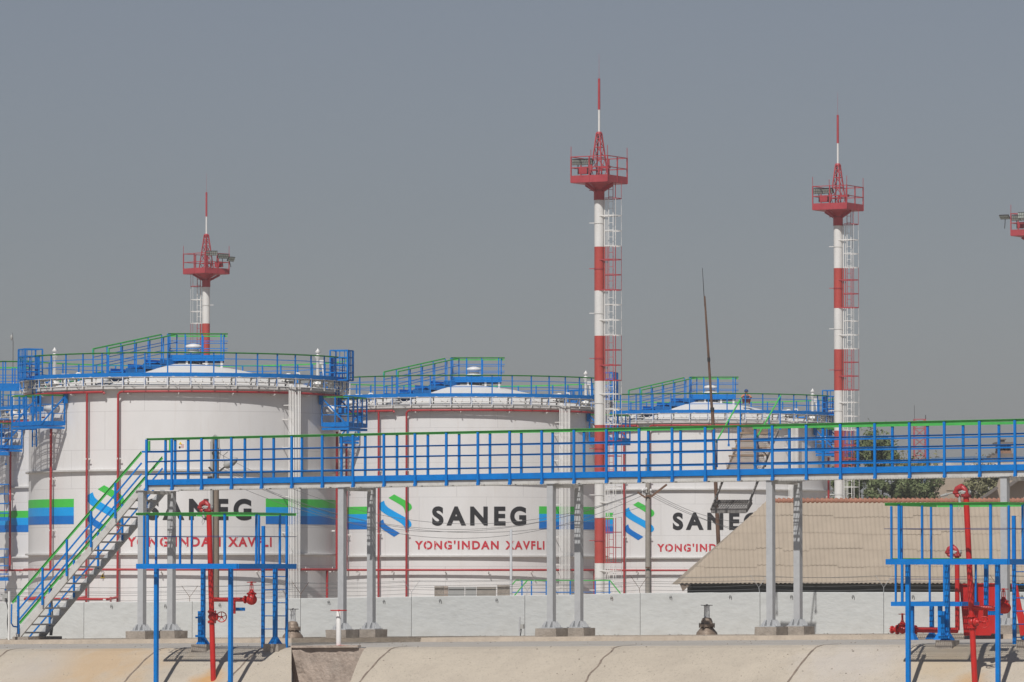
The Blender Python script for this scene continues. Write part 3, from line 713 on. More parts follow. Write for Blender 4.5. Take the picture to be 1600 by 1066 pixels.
# second, lower platform behind the right one
r2, zd2 = platform('low blue platform standing on the concrete strip behind the right monitor platform', 1392, 1500, -2.6, -.9, 1.5, 940.5, 872.5, 905,
    [1409, 1475], [1399, 1452], [(1424, -2.5, False), (1468, -2.5, False)], [(1455, -1.1, False)], (.5,), None, toe_h=.10)
R2 = monitor('small red fire monitor on the pipe left of the red board, behind the right platform', 1495.5, 868, 1496, 985, -2.0, '', r=.055, valve=False)
mb = MB(); y_ = 985
mb.tube([PN(1496, 985, -2.0), PN(1402, 984, -2.0)], .065, 12); flange(mb, PN(1430, 984.4, -2.0), DS, .11, .03); mb.tube([PN(1393, 984, -2.0), PN(1402, 984, -2.0)], .06, 10); flange(mb, PN(1394, 984, -2.0), DS, .09, .03)
obj('supply_pipe', mb, M['red'], R2, world=True)
mb = MB(); gate_valve(mb, PN(1410, 984, -2.0), DS, Zv, .065); wheel(mb, PN(1410, 984, -2.0)+Zv*.36, Zv, .085, .01); obj('supply_valve', mb, M['red'], R2, world=True)
# red boards
mb = MB(); b0 = PN(1499, 913, -2.3)
def poly_px(pts, n): 
    o = PN(pts[0][0], pts[0][1], n); return [((PN(x, y, n)-o).dot(DS), (PN(x, y, n)-o).z) for x, y in pts], o
pl, o = poly_px([(1499, 913), (1556, 912), (1562, 990), (1549, 990), (1548, 993), (1506, 993)], -1.6)
mb.prism(pl, o, DS, Zv, -.03); mb.beam(PN(1502, 913, -1.5), PN(1558, 912, -1.5), .3, .02)
lone('fire_board', mb, M['red'], PN(1530, 993, -1.5), 'large plain red board standing behind the right standpipe', 'board')
mb = MB(); pl, o = poly_px([(1580, 913), (1589, 913), (1596, 950), (1604, 975), (1620, 992), (1594, 993), (1592, 980)], -1.6); mb.prism(pl, o, DS, Zv, -.03)
lone('fire_board', mb, M['red'], PN(1600, 993, -1.5), 'narrow red board with a curved edge behind the ladder at the right edge', 'board')

# ------------------------------------------------------------------ yard fittings on the strip
def yard_valve(px, n, label, grey=True, sc=1.0, brass=M['brass']):
    s = sn(px, n); z0 = gz(s, n); c = W(s, n, z0); r = root('gate_valve', c, label, 'valve', 'brown gate valves at the foot of the white wall')
    b = MB(); b.lathe([(.27*sc, -.02), (.26*sc, .05), (.20*sc, .12), (.15*sc, .18), (.14*sc, .20)], c, Zv, 20); b.lathe([(.20*sc, .20), (.20*sc, .26)], c, Zv, 20); b.lathe([(.0, .2), (.20*sc, .2)], c, Zv, 20); b.lathe([(.20*sc, .26), (.14*sc, .265), (.145*sc, .33), (.11*sc, .41), (.04, .43), (0, .43)], c, Zv, 20)
    for k in range(10):
        q = 2*pi*k/10; p = c+Vector((cos(q), sin(q), 0))*.185*sc; b.tube([p+Zv*.17, p+Zv*.29], .014, 6)
    obj('body', b, brass, r, world=True)
    y = MB()
    for i in (-1, 1): y.beam(c+DS*.06*i+Zv*.40, c+DS*.05*i+Zv*.70, .03, .035, DN)
    y.beam(c-DS*.07+Zv*.71, c+DS*.07+Zv*.71, .05, .04); y.tube([c+Zv*.42, c+Zv*.76], .018, 8); y.beam(c-DS*.06+Zv*.44, c+DS*.06+Zv*.44, .05, .05)
    obj('yoke', y, M['galv'], r, world=True)
    h = MB(); wheel(h, c+Zv*.73, Zv, .14, .009); obj('handwheel', h, M['dark'], r, world=True)
yard_valve(1104, 3.0, 'weathered brown gate valve standing alone against the white wall, left of a column pair')
yard_valve(458, .6, 'weathered brown gate valve just right of the left platform ladder')
# white standpipe with red wheel
n = -10.2; s = sn(529.5, n); c = W(s, n, gz(s, n)); r = root('indicator_post', c, 'white upright pipe with a flat red handwheel on top, above the brown concrete block', 'valve post')
mb = MB(); h_ = (PN(529.5, 954, n).z-c.z); mb.lathe([(.057, 0), (.057, h_-.06), (.05, h_-.05), (.05, h_-.02), (0, h_-.02)], c, Zv, 16); obj('pipe', mb, M['white2'] if 'white2' in M else M['white'], r, world=True)
mb = MB(); wheel(mb, c+Zv*(h_), Zv, .18, .014); obj('handwheel', mb, M['red'], r, world=True)
mb = MB(); mb.lathe([(.0, .0), (.12, .0), (.12, .018), (0, .018)], c+Zv*.005, Zv, 16); mb.tube([c+DS*.05-DN*.1+Zv*.02, c+DS*.16-DN*.12+Zv*.025, c+DS*.2-DN*.05+Zv*.02, c+DS*.3-DN*.05+Zv*.02], .01, 6); obj('base_flange', mb, M['red'], r, world=True)
# little junction box on a stake by the wall
n = 2.5; s = sn(812, n); c = W(s, n, gz(s, n)); r = root('junction_box', c, 'tiny grey box with a black cable on a short stake by the white wall', 'junction box')
mb = MB(); mb.box(c+Zv*.24, (.03, .02, .48), AX); mb.box(c+Zv*.22, (.05, .03, .16), AX); obj('stake', mb, M['galv'], r, world=True)
mb = MB(); mb.box(c+DS*.08+Zv*.24-DN*.02, (.10, .06, .11), AX); obj('box', mb, M['lampgrey'], r, world=True)
mb = MB(); mb.tube([c+DS*.06+Zv*.18-DN*.02, c+DS*.05+Zv*.1-DN*.02, c+DS*.02+Zv*.0], .01, 6); obj('cable', mb, M['blackplastic'], r, world=True)
# white post with boxes at the stair foot
n = -.6; s = sn(15.5, n); c = W(s, n, gz(s, n)); r = root('junction_box', c, 'grey boxes with hanging black cable on a white post, left edge', 'junction box')
zt = PN(15.5, 924, n).z; mb = MB(); mb.box(c+Zv*(zt-c.z)/2, (.045, .045, zt-c.z), AX); obj('post', mb, M['white'], r, world=True)
mb = MB(); mb.box(Vector((c.x, c.y, zt-.12))-DS*.11, (.16, .08, .12), AX); mb.box(Vector((c.x, c.y, zt-.2))-DS*.16, (.08, .07, .10), AX); mb.box(Vector((c.x, c.y, zt-.09))-DS*.3, (.14, .07, .03), AX); obj('box', mb, M['lampgrey'], r, world=True)
mb = MB(); q = Vector((c.x, c.y, zt)); mb.tube([q-DS*.1-Zv*.18, q-DS*.08-Zv*.3, q-DS*.03-Zv*.5, q-DS*.06-Zv*.8, q-DS*.02-Zv*1.15], .013, 6); mb.tube([q-DS*.02-Zv*.25, q-DS*.6-Zv*.24], .008, 5); obj('cable', mb, M['blackplastic'], r, world=True)
# bundle of hoses at the stair foot behind
n = 2.2; c = PN(78, 993, n); r_ = MB()
for k in range(3): r_.tube([c+DS*(.03*k)+Zv*.0, c+DS*(.02+.04*k)+Zv*.3, c+DS*(-.02+.05*k)+Zv*.6, c+DS*(.02*k)+Zv*1.35], .016, 6)
lone('cable_riser', r_, M['blackplastic'], c, 'dark cables rising behind the foot of the stair', 'cable')

# ------------------------------------------------------------------ storage tanks
R = 6.16; ZT = 7.20; ZBASE = -1.8
def A(al, r, z): a = radians(al); return Vector((r*sin(a), -r*cos(a), z))
def arc(al0, al1, r, z, step=3.0):
    n = max(2, int(abs(al1-al0)/step)); return [A(al0+(al1-al0)*i/n, r, z) for i in range(n+1)]
def aa(px, r=R): return math.degrees(asin(max(-1, min(1, (px-288)/39.3/r))))
def zy(y, Y=197.5): return P(800, y, Y).z
def sheet(mb, al0, al1, z0, z1, r, t=.008, step=2.5):
    n = max(1, int(abs(al1-al0)/step)); vs = []
    for i in range(n+1):
        al = al0+(al1-al0)*i/n
        for (rr, z) in ((r, z0), (r+t, z0), (r+t, z1), (r, z1)): vs.append(A(al, rr, z))
    fs = [(i*4+j, (i+1)*4+j, (i+1)*4+(j+1) % 4, i*4+(j+1) % 4) for i in range(n) for j in range(4)]
    mb.add(vs, fs, False)
    mb.add(vs[:4], [(0,1,2,3)]); mb.add(vs[-4:], [(3,2,1,0)])
def wrap_bm(bm, f, r, t=.010):
    """cut flat lettering into narrow strips, thicken it and bend it round the shell; f maps x,y to angle, height"""
    xs = [v.co.x for v in bm.verts]; x = min(xs)
    while x < max(xs):
        bmesh.ops.bisect_plane(bm, geom=bm.verts[:]+bm.edges[:]+bm.faces[:], plane_co=(x, 0, 0), plane_no=(1, 0, 0)); x += .2
    mb = MB(); bm.verts.ensure_lookup_table(); idx = {v: i for i, v in enumerate(bm.verts)}
    top = []; 
    for v in bm.verts: al, z = f(v.co.x, v.co.y); top.append(A(al, r+t, z))
    mb.add(top, [tuple(idx[v] for v in fc.verts) for fc in bm.faces])
    return mb
def text_bm(s, bold=0, sp=1.0, ws=1.0):
    c = bpy.data.curves.new('t', 'FONT'); c.body = s; c.size = 1; c.offset = bold; c.space_character = sp; c.space_word = ws; c.resolution_u = 6
    o = bpy.data.objects.new('t', c); COL.objects.link(o); dg = bpy.context.evaluated_depsgraph_get(); dg.update()
    me = bpy.data.meshes.new_from_object(o.evaluated_get(dg)); bm = bmesh.new(); bm.from_mesh(me)
    bpy.data.objects.remove(o); bpy.data.curves.remove(c); bpy.data.meshes.remove(me)
    bmesh.ops.remove_doubles(bm, verts=bm.verts[:], dist=1e-4)
    return bm
def fit(bm, al0, al1, z0, z1):
    xs = [v.co.x for v in bm.verts]; ys = [v.co.y for v in bm.verts]; x0, x1, y0, y1 = min(xs), max(xs), min(ys), max(ys)
    return lambda x, y: (al0+(al1-al0)*(x-x0)/(x1-x0), z0+(z1-z0)*(y-y0)/(y1-y0))

def tank(label):
    T = root('storage_tank', (0, 0, 0), label, 'tank', 'white fuel tanks with coloured bands')
    G = lambda name, mb, mt, par=T, lb=None: obj(name, mb, mt, par, label=lb)
    mb = MB(); mb.lathe([(R, ZBASE), (R, ZT)], seg=144); G('shell', mb, M['tank'])
    mb = MB(); mb.lathe([(R+.01, 7.20), (5.0, 7.46), (3.6, 7.78), (2.2, 8.10), (1.0, 8.31), (0, 8.37)], seg=96); G('roof', mb, M['roofw'])
    mb = MB(); mb.lathe([(R-.02, 7.10), (R+.24, 7.14), (R+.24, 7.22), (R-.02, 7.25)], seg=144, smooth=False); G('top_flange', mb, M['ring'])
    for z in (4.0, .765):
        mb = MB(); mb.lathe([(R-.01, z-.045), (R+.13, z-.03), (R+.13, z+.035), (R-.01, z+.045)], seg=144, smooth=False); G('stiffening_ring', mb, M['ring'])
    # bands
    a0, a1 = aa(412), 360+aa(120)
    z3, z2, z1, z0 = 2.915, 2.590, 2.262, 1.935
    for nm, za, zb, mt in (('green_band', z2, z3, 'band_green'), ('light_blue_band', z1, z2, 'band_light'), ('dark_blue_band', z0, z1, 'band_dark')):
        mb = MB(); sheet(mb, a0, a1, za, zb, R+.002); G(nm, mb, M[mt])
    # emblem
    al0, al1, eb, et = aa(140), aa(197), 1.60, 3.43
    ef = lambda x, y: (al0+(al1-al0)*(x-297)/288, et-(et-eb)*(y-373)/389)
    def smooth_poly(p, hold):
        o = []
        n = len(p)
        for i in range(n):
            if i in hold: o.append(p[i]); continue
            a, b, c = p[i-1], p[i], p[(i+1) % n]
            for t in (.25, .5, .75):
                q0 = ((a[0]+b[0])/2, (a[1]+b[1])/2); q1 = ((b[0]+c[0])/2, (b[1]+c[1])/2)
                o.append(((1-t)**2*q0[0]+2*t*(1-t)*b[0]+t*t*q1[0], (1-t)**2*q0[1]+2*t*(1-t)*b[1]+t*t*q1[1]))
        return o
    pieces = [('emblem_green', 'band_green', [(388,405),(437,373),(548,440),(578,466),(586,492),(578,515),(530,545),(524,508),(508,482),(470,455)], {0,1,6}),
              ('emblem_light_blue', 'band_light', [(348,430),(357,466),(385,497),(545,592),(575,622),(584,652),(572,675),(530,696),(522,664),(490,630),(345,545),(306,512),(296,478),(306,450)], {0,7}),
              ('emblem_dark_blue', 'band_dark', [(340,600),(348,636),(378,662),(485,728),(437,762),(330,690),(303,664),(299,640),(312,618)], {0,3,4})]
    pieces[1] = (pieces[1][0], pieces[1][1], pieces[1][2], {0, 7})
    for nm, mt, pl, hold in pieces:
        bm = bmesh.new(); pl = smooth_poly(pl, hold); f = bm.faces.new([bm.verts.new((x/100, -y/100, 0)) for x, y in pl])
        bmesh.ops.triangulate(bm, faces=[f]); mb = wrap_bm(bm, lambda x, y: ef(x*100, -y*100), R); G(nm, mb, M[mt]); bm.free()
    # lettering
    bm = text_bm('SANEG', .044, 1.40); mb = wrap_bm(bm, fit(bm, aa(231), aa(390), 2.07, 2.905), R); G('lettering', mb, M['black']); bm.free()
    bm = text_bm("YONG'INDAN XAVFLI", .034, 1.24, 1.4); ft = fit(bm, aa(202), aa(421), 1.05, 1.435); mb = wrap_bm(bm, ft, R)
    lt = G('lettering', mb, M['redtext'])
    mb = MB()                                                   # stencil bridges
    for t in (.0925, .162, .247, .425, .545, .60, .74): 
        al = aa(202)+(aa(421)-aa(202))*t
        sheet(mb, al-.13, al+.13, 1.30, 1.45, R+.012, .003, 1)
    for t in (.0925, .162, .247, .40):
        al = aa(202)+(aa(421)-aa(202))*t
        sheet(mb, al-.13, al+.13, 1.04, 1.16, R+.012, .003, 1)
    o = obj('stencil_bridges', mb, M['tank'], lt)
    # fire water pipes
    rp = R+.22
    mb = MB(); mb.tube([A(aa(172)-.3, rp, 6.96)]+arc(aa(172)-.8, -86, rp, 7.03), .05, 8); mb.tube([A(aa(145), rp, 7.03), A(aa(145), rp, -1.5)], .045, 8)
    G('fire_pipe', mb, M['pipe_red'])
    mb = MB(); mb.tube([A(aa(191), rp, -1.3), A(aa(191), rp, 6.93), A(aa(191)+.7, rp, 7.01)]+arc(aa(191)+1.5, 78, rp, 7.03)+[A(78.5, rp, 6.98)], .045, 8); G('fire_pipe', mb, M['pipe_red'])
    mb = MB(); mb.tube([A(-82, rp, .16)]+arc(-81, 82, rp, .17), .045, 8); mb.tube([A(aa(508, rp), rp, .17), A(aa(508, rp), rp, -1.5)], .05, 8); G('fire_pipe', mb, M['pipe_red'])
    for px, zt_ in ((84, 5.7), (524, 5.6)):
        mb = MB(); al = aa(px, rp); mb.tube([A(al, rp, zt_), A(al, rp, .2)], .05, 8); G('fire_pipe', mb, M['pipe_red'])
    for al, zs in ((aa(145), (4.45, 1.75)), (aa(191), (4.45, 1.75)), (aa(84, rp), (5.45, 3.7, 1.7)), (aa(524, rp), (3.7, 1.7))):
        for z in zs:
            mb = MB(); mb.beam(A(al, R, z), A(al, rp+.05, z), .03, .06); mb.beam(A(al-1.1, rp-.05, z), A(al+1.1, rp-.05, z), .02, .045); G('pipe_bracket', mb, M['white'])
    for al in (aa(122), aa(206), -2, 17, 33, 49, 63, -60):
        mb = MB(); mb.beam(A(al, R, 6.93), A(al, rp+.06, 6.96), .035, .035); mb.tube([A(al, rp-.01, 6.90), A(al, rp-.01, 7.13)], .018, 5); G('pipe_bracket', mb, M['white'])
    for al in (-66, -48, -30, -8, 9, 27, 48, 66):
        mb = MB(); mb.beam(A(al, R, .08), A(al, rp+.06, .10), .035, .035); mb.tube([A(al, rp-.01, .05), A(al, rp-.01, .28)], .018, 5); G('pipe_bracket', mb, M['white'])
    # bundle of thin vertical conduits
    alc = aa(456, R+.3)
    for k in range(8):
        d = (k-3.5)*.082; a = radians(alc); b_ = A(alc, R+.30, 0)+Vector((cos(a), sin(a), 0))*d
        mb = MB(); mb.tube([b_+Zv*ZBASE, b_+Zv*7.38, b_*.93+Zv*7.5], .019, 6); G('conduit', mb, M['white'])
    for z in (6.55, 6.0, 4.9, 3.0, 1.6, .4, -.6):
        mb = MB(); a = radians(alc); c0 = A(alc, R+.27, z); t_ = Vector((cos(a), sin(a), 0)); mb.beam(c0-t_*.34, c0+t_*.34, .03, .05)
        for i in (-.34, .34): mb.beam(c0+t_*i, A(alc, R-.02, z)+t_*i*.98, .03, .04)
        G('conduit_bracket', mb, M['white'])
    # railing round the roof
    rr = R+.36
    gr = MB(); seg_ = 72; gap = lambda al: False
    def ring(mb, r0, z, w_, h_):
        for i in range(seg_*2):
            a0_, a1_ = i*360/seg_/2, (i+1)*360/seg_/2
            if gap(a0_): continue
            mb.beam(A(a0_, r0, z), A(a1_, r0, z), w_, h_)
    mb = MB(); mb.lathe([(R-.45, 7.585), (rr+.03, 7.585), (rr+.03, 7.615), (R-.45, 7.615)], seg=96, smooth=False); G('walkway_deck', mb, M['white'])
    mb = MB(); mb.lathe([(rr+.02, 7.60), (rr+.03, 7.60), (rr+.03, 7.755), (rr+.02, 7.755), (rr+.02, 7.60)], seg=144, smooth=False); G('toe_board', mb, M['blue'])
    # brackets carrying the walkway
    bm_ = MB(); bm_.beam((0, -(rr-.02), 7.59), (0, -(R+.14), 7.22), .035, .045); bm_.beam((0, -rr, 7.16), (0, -rr, 7.6), .045, .035); bm_.beam((0, -(R-.2), 7.25), (0, -(R-.2), 7.59), .05, .05); bm_.beam((0, -rr, 7.57), (0, -(R-.2), 7.57), .04, .04)
    bme = bm_.mesh('bracket', M['white'])
    for i in range(46):
        al = i*360/46+2.1; inst('walkway_bracket', bme, T, (0, 0, 0), radians(al)); mb = MB()
        if random.random() < .75:                               # foam hoses and cable loops lying under the deck
            a_ = al+random.uniform(1, 4); h = random.uniform(.05, .16)
            mb.tube([A(a_, rr-.05, 7.50), A(a_+1.2, rr, 7.50-h), A(a_+2.2, rr+.01, 7.42-h), A(a_+3, rr-.06, 7.50)], .015, 5)
            G('cable_loop', mb, M['white'])
    mb = MB(); mb.tube(arc(0, 357, rr-.09, 7.40, 5), .022, 5, closed=True); mb.tube(arc(0, 357, rr+.0, 7.26, 5), .016, 5, closed=True); G('cable_run', mb, M['white'])
    rl = MB(); ring(rl, rr, 8.52, .006, .05); ring(rl, rr+.03, 8.545, .06, .006); top = G('guardrail', rl, M['green'])
    for z in (8.29, 8.03):
        mb = MB(); ring(mb, rr, z, .02, .028); obj('mid_rail', mb, M['blue'], top)
    pmb = MB(); pmb.box((0, 0, 7.90), (.05, .04, 1.26)); pme = pmb.mesh('post', M['blue'])
    for i in range(46):
        al = i*360/46+2.1
        if gap(al): continue
        o = inst('post', pme, top, A(al, rr, 0), radians(al))
    # central roof platform with stepped access
    px0, px1, py0, py1, zd = -.66, 1.56, -1.0, .95, 8.56
    cp = MB(); cp.box(((px0+px1)/2, (py0+py1)/2, zd-.04), (px1-px0, py1-py0, .05)); pf = G('roof_platform', cp, M['blue'])
    mb = MB()
    for (a, b) in (((px0, py0), (px1, py0)), ((px1, py0), (px1, py1)), ((px1, py1), (px0, py1)), ((px0, py1), (px0, py0+.8))):
        mb.beam((a[0], a[1], zd-.01), (b[0], b[1], zd-.01), .012, .24)
    obj('toe_board', mb, M['blue'], pf)
    mb = MB()
    for (a, b) in (((px0, py0), (px1+.15, py0)), ((px1, py0), (px1, py1)), ((px1+.15, py1), (px0, py1)), ((px0, py1), (px0, py0+.8))):
        A0, B0 = Vector((a[0], a[1], zd+.94)), Vector((b[0], b[1], zd+.94)); mb.beam(A0, B0, .006, .05); q = (B0-A0).normalized(); mb.beam(A0+Vector((q.y, -q.x, 0))*.03+Zv*.027, B0+Vector((q.y, -q.x, 0))*.03+Zv*.027, .06, .006)
    obj('handrail', mb, M['green'], pf)
    mb = MB()
    for z in (.36, .66):
        for (a, b) in (((px0, py0), (px1+.15, py0)), ((px1, py0), (px1, py1)), ((px1+.15, py1), (px0, py1)), ((px0, py1), (px0, py0+.8))): mb.beam((a[0], a[1], zd+z), (b[0], b[1], zd+z), .012, .028)
    obj('mid_rail', mb, M['blue'], pf)
    pp = [(px0, py0), (px0+.08, py0+.0), (px0+.68, py0), (px0+1.35, py0), (px1-.12, py0), (px1, py0+.95), (px1, py1), (px0, py1), (px0+.7, py1), (px0+1.4, py1), (px0, py0+.8), (px0+.02, -.1)]
    p1 = MB(); p1.box((0, 0, .47), (.05, .045, .96)); p1m = p1.mesh('post', M['blue'])
    for (x, y) in pp: inst('post', p1m, pf, (x, y, zd), 0)
    for (x, y) in ((px0+.1, py0+.1), (px0+.75, py0+.1), (px1-.7, py0+.1), (px1-.1, py0+.1), (px0+.1, py1-.1), (px1-.1, py1-.1), (px1-.9, py1-.1)):
        mb = MB(); mb.box((x, y, (zd-.06+8.05)/2), (.09, .09, zd-.06-8.05)); obj('leg', mb, M['white'], pf)
    # stepped bridge from the rim to the platform
    q0 = Vector((-3.25, -4.6, 0)); q1 = Vector((px0+.05, py0+.45, 0)); dv = (q1-q0); Ls = dv.length; dv.normalize(); nv = Vector((-dv.y, dv.x, 0)); hw = .36
    zs = [7.70, 7.90, 8.12, 8.34]; sp = MB(); lm = MB()
    for k, z in enumerate(zs):
        a = q0+dv*Ls*k/4; b = q0+dv*Ls*(k+1)/4+dv*.10
        sp.beam(a+Zv*z, b+Zv*z, hw*2, .04)
        for s_ in (-1, 1): sp.beam(a+nv*hw*s_+Zv*(z+.03), b+nv*hw*s_+Zv*(z+.03), .012, .20)
        for s_ in (-1, 1): 
            for q in (a+dv*.12, b-dv*.2): zr_ = 7.2+(1-sqrt(q.x**2+q.y**2)/R)*1.35; lm.beam(q+nv*(hw-.05)*s_+Zv*(zr_-.1), q+nv*(hw-.05)*s_+Zv*(z-.02), .06, .06)
    sb = G('roof_steps', sp, M['blue']); obj('support_legs', lm, M['white'], sb)
    for s_ in (-1, 1):
        mb = MB(); a = q0+nv*hw*s_; b = q0+dv*Ls+nv*hw*s_
        mb.beam(a+Zv*8.74, b+Zv*9.50, .012, .05); mb.beam(a+nv*s_*.03+Zv*8.767, b+nv*s_*.03+Zv*9.527, .06, .006)
        mb.beam(a+Zv*8.74, a+Zv*8.50, .07, .06, dv)
        obj('handrail', mb, M['green'], sb)
        for dz in (.32, .64):
            mb = MB(); mb.beam(a+Zv*(8.74-dz), b+Zv*(9.5-dz), .012, .028); obj('mid_rail', mb, M['blue'], sb)
        for k in range(6):
            t = k/5; c = a.lerp(b, t); zt_ = 8.72+.76*t; zb_ = zs[min(3, int(t*3.99))]; mb = MB(); mb.box((c.x, c.y, (zt_+zb_)/2), (.055, .055, zt_-zb_)); obj('post', mb, M['blue'], sb)
    # roof fittings: breather pipes, hatch, small goosenecks
    for x, y in ((-5.14, -.6), (5.29, -.4)):
        mb = MB(); mb.lathe([(.065, 7.4), (.065, 8.55), (.11, 8.6), (.13, 8.66), (.05, 8.74), (.05, 8.78), (.12, 8.82), (.03, 8.93), (0, 8.98)], (x, y, 0), Zv, 12); mb.lathe([(.2, 7.5), (.2, 7.62), (0, 7.62)], (x, y, 0), Zv, 12); G('breather_pipe', mb, M['white'])
    mb = MB(); mb.lathe([(.25, 8.2), (.25, 8.72), (.40, 8.75), (.40, 8.81), (.22, 8.85), (.22, 8.98), (.36, 9.0), (.30, 9.1), (.1, 9.16), (0, 9.17)], (.35, .2, 0), Zv, 16); G('roof_vent', mb, M['white'])
    for (x, y) in ((4.0, -.8), (4.35, -1.6), (-4.3, -1.2)):
        mb = MB(); mb.tube([(x, y, 7.4), (x, y, 7.86), (x+.06, y, 7.93), (x+.18, y, 7.93), (x+.2, y, 7.85)], .03, 8); mb.box((x-.4, y, 7.72), (.3, .3, .35)); G('gooseneck_vent', mb, M['white'])
    mb = MB(); mb.tube([A(62, R+.1, 6.9), A(61, R+.1, 7.7), A(61, R+.0, 8.3)], .04, 8); mb.box(A(61, R, 8.32), (.2, .15, .15)); G('camera_stub', mb, M['white'])
    # side platforms with foam chambers, caged exits and ladder
    for sgn, alp, alc_ in ((-1, -57, -66.5), (1, 68, 70)):
        a = radians(alp); er = Vector((sin(a), -cos(a), 0)); et_ = Vector((cos(a), sin(a), 0)); zf = 5.78
        c = er*(R+.62); hl = 1.05; hw = .55
        pm_ = MB()
        for s_ in (-1, 1): pm_.beam(c+et_*hl*s_-er*hw+Zv*(zf-.10), c+et_*hl*s_+er*hw+Zv*(zf-.10), .06, .09)
        pm_.beam(c-et_*hl+er*hw+Zv*(zf-.10), c+et_*hl+er*hw+Zv*(zf-.10), .06, .09); 
        sp_ = G('side_platform', pm_, M['blue'])
        x_ = MB()
        k = -hl+.06
        while k < hl: x_.beam(c+et_*k-er*hw+Zv*(zf-.005), c+et_*k+er*hw+Zv*(zf-.005), .018, .02); k += .075
        for k in range(8): x_.beam(c-et_*hl+er*(-hw+.1+k*.13)+Zv*(zf-.01), c+et_*hl+er*(-hw+.1+k*.13)+Zv*(zf-.01), .018, .015)
        obj('deck_grating', x_, M['blue'], sp_)
        tb = MB(); tb.beam(c-et_*hl+er*hw+Zv*(zf+.07), c+et_*hl+er*hw+Zv*(zf+.07), .01, .17)
        for s_ in (-1, 1): tb.beam(c+et_*hl*s_-er*hw+Zv*(zf+.07), c+et_*hl*s_+er*hw+Zv*(zf+.07), .01, .17)
        obj('toe_board', tb, M['blue'], sp_)
        h_ = MB()
        def loop(mb, z, w_, hh, col=None):
            mb.beam(c-et_*hl+er*hw+Zv*z, c+et_*hl+er*hw+Zv*z, w_, hh)
            for s_ in (-1, 1): mb.beam(c+et_*hl*s_-er*hw+Zv*z, c+et_*hl*s_+er*hw+Zv*z, w_, hh)
        loop(h_, zf+1.15, .006, .045); loop(h_, zf+1.175, .05, .006); obj('handrail', h_, M['green'], sp_)
        for dz in (.45, .80): m2 = MB(); loop(m2, zf+dz, .012, .03); obj('mid_rail', m2, M['blue'], sp_)
        for (i, j) in ((-1, -1), (-1, 1), (-.5, 1), (0, 1), (.5, 1), (1, 1), (1, 0), (1, -1), (-1, 0)):
            m2 = MB(); m2.box(c+et_*hl*i+er*hw*j+Zv*(zf+.57), (.05, .05, 1.15), (et_, er, Zv)); obj('post', m2, M['blue'], sp_)
        for s_ in (-1, 1):                                      # hangers from the shell and braces below
            m2 = MB(); m2.beam(c+et_*hl*s_+er*hw+Zv*(zf), er*(R+.02)+et_*hl*s_*.98+Zv*(zf+1.15), .05, .05); m2.box(er*(R+.03)+et_*hl*s_*.98+Zv*(zf+1.05), (.18, .12, .4), (et_, er, Zv)); obj('hanger', m2, M['blue'], sp_)
        # foam chamber
        fc = MB(); f0 = er*(R+.35)-et_*.2*sgn; fc.tube([er*(R-.1)+et_*.1*-sgn+Zv*6.35, f0+Zv*6.42, f0-et_*sgn*.6+Zv*6.42], .13, 12); fc.tube([f0+Zv*6.4, f0+Zv*5.95], .09, 10)
        fc.lathe([(0, 0), (.2, 0), (.2, .05), (0, .05)], f0-et_*sgn*.6+Zv*6.42, et_*-sgn, 14)
        fo = obj('foam_chamber', fc, M['white'], sp_)
        f2 = MB(); f2.tube([f0+Zv*5.98, f0+Zv*5.75], .07, 8); f2.tube([f0+Zv*5.9, f0+et_*.25+Zv*5.78], .05, 8); f2.tube([f0+er*.1+Zv*6.1, f0+er*.1+et_*.2*sgn+Zv*6.1], .03, 6); obj('foam_inlet', f2, M['pipe_red'], sp_)
        f3 = MB(); f3.box(c-et_*.35+Zv*(zf+.62), (.32, .12, .24), (et_, er, Zv)); f3.box(c+et_*.15+Zv*(zf+.64), (.3, .12, .2), (et_, er, Zv)); obj('control_box', f3, M['blue'], sp_)
        # caged exit on top
        b = radians(alc_); ec = Vector((sin(b), -cos(b), 0)); tc_ = Vector((cos(b), sin(b), 0)); cc = ec*(R+.42)
        cg = MB(); z0_, z1_ = 7.62, 8.80; w2 = .36
        for i in (-1, 1):
            for j in (-1, 1): cg.beam(cc+tc_*w2*i+ec*w2*j+Zv*z0_, cc+tc_*w2*i+ec*w2*j+Zv*z1_, .05, .05, tc_)
        for z in (z0_, z0_+.3, z0_+.6, z0_+.9, z1_):
            for i in (-1, 1):
                cg.beam(cc+tc_*w2*i-ec*w2+Zv*z, cc+tc_*w2*i+ec*w2+Zv*z, .03, .04); cg.beam(cc-tc_*w2+ec*w2*i+Zv*z, cc+tc_*w2+ec*w2*i+Zv*z, .03, .04)
        for k in (-.2, 0, .2):
            cg.beam(cc+tc_*k+ec*w2+Zv*z0_, cc+tc_*k+ec*w2+Zv*z1_, .025, .03, tc_); cg.beam(cc+tc_*w2*sgn+ec*k+Zv*z0_, cc+tc_*w2*sgn+ec*k+Zv*z1_, .03, .025, ec)
        cg.box(cc-tc_*.14-ec*(w2-.02)+Zv*(z0_+.5), (.30, .02, .9), (tc_, ec, Zv)); cg.box(cc+Zv*(z0_+.02), (w2*2, w2*2, .03), (tc_, ec, Zv))
        G('ladder_cage', cg, M['blue'])
        ld = MB(); l0 = ec*(R+.24)
        for s_ in (-.2, .2): ld.beam(l0+tc_*s_+Zv*(zf-(.8 if sgn < 0 else -.1)), l0+tc_*s_+Zv*7.7, .045, .05, tc_)
        z = zf-(.7 if sgn < 0 else -.2)
        while z < 7.6: ld.tube([l0-tc_*.2+Zv*z, l0+tc_*.2+Zv*z], .012, 5); z += .3
        G('ladder', ld, M['blue'])
    # ground level steps with green rails
    return T

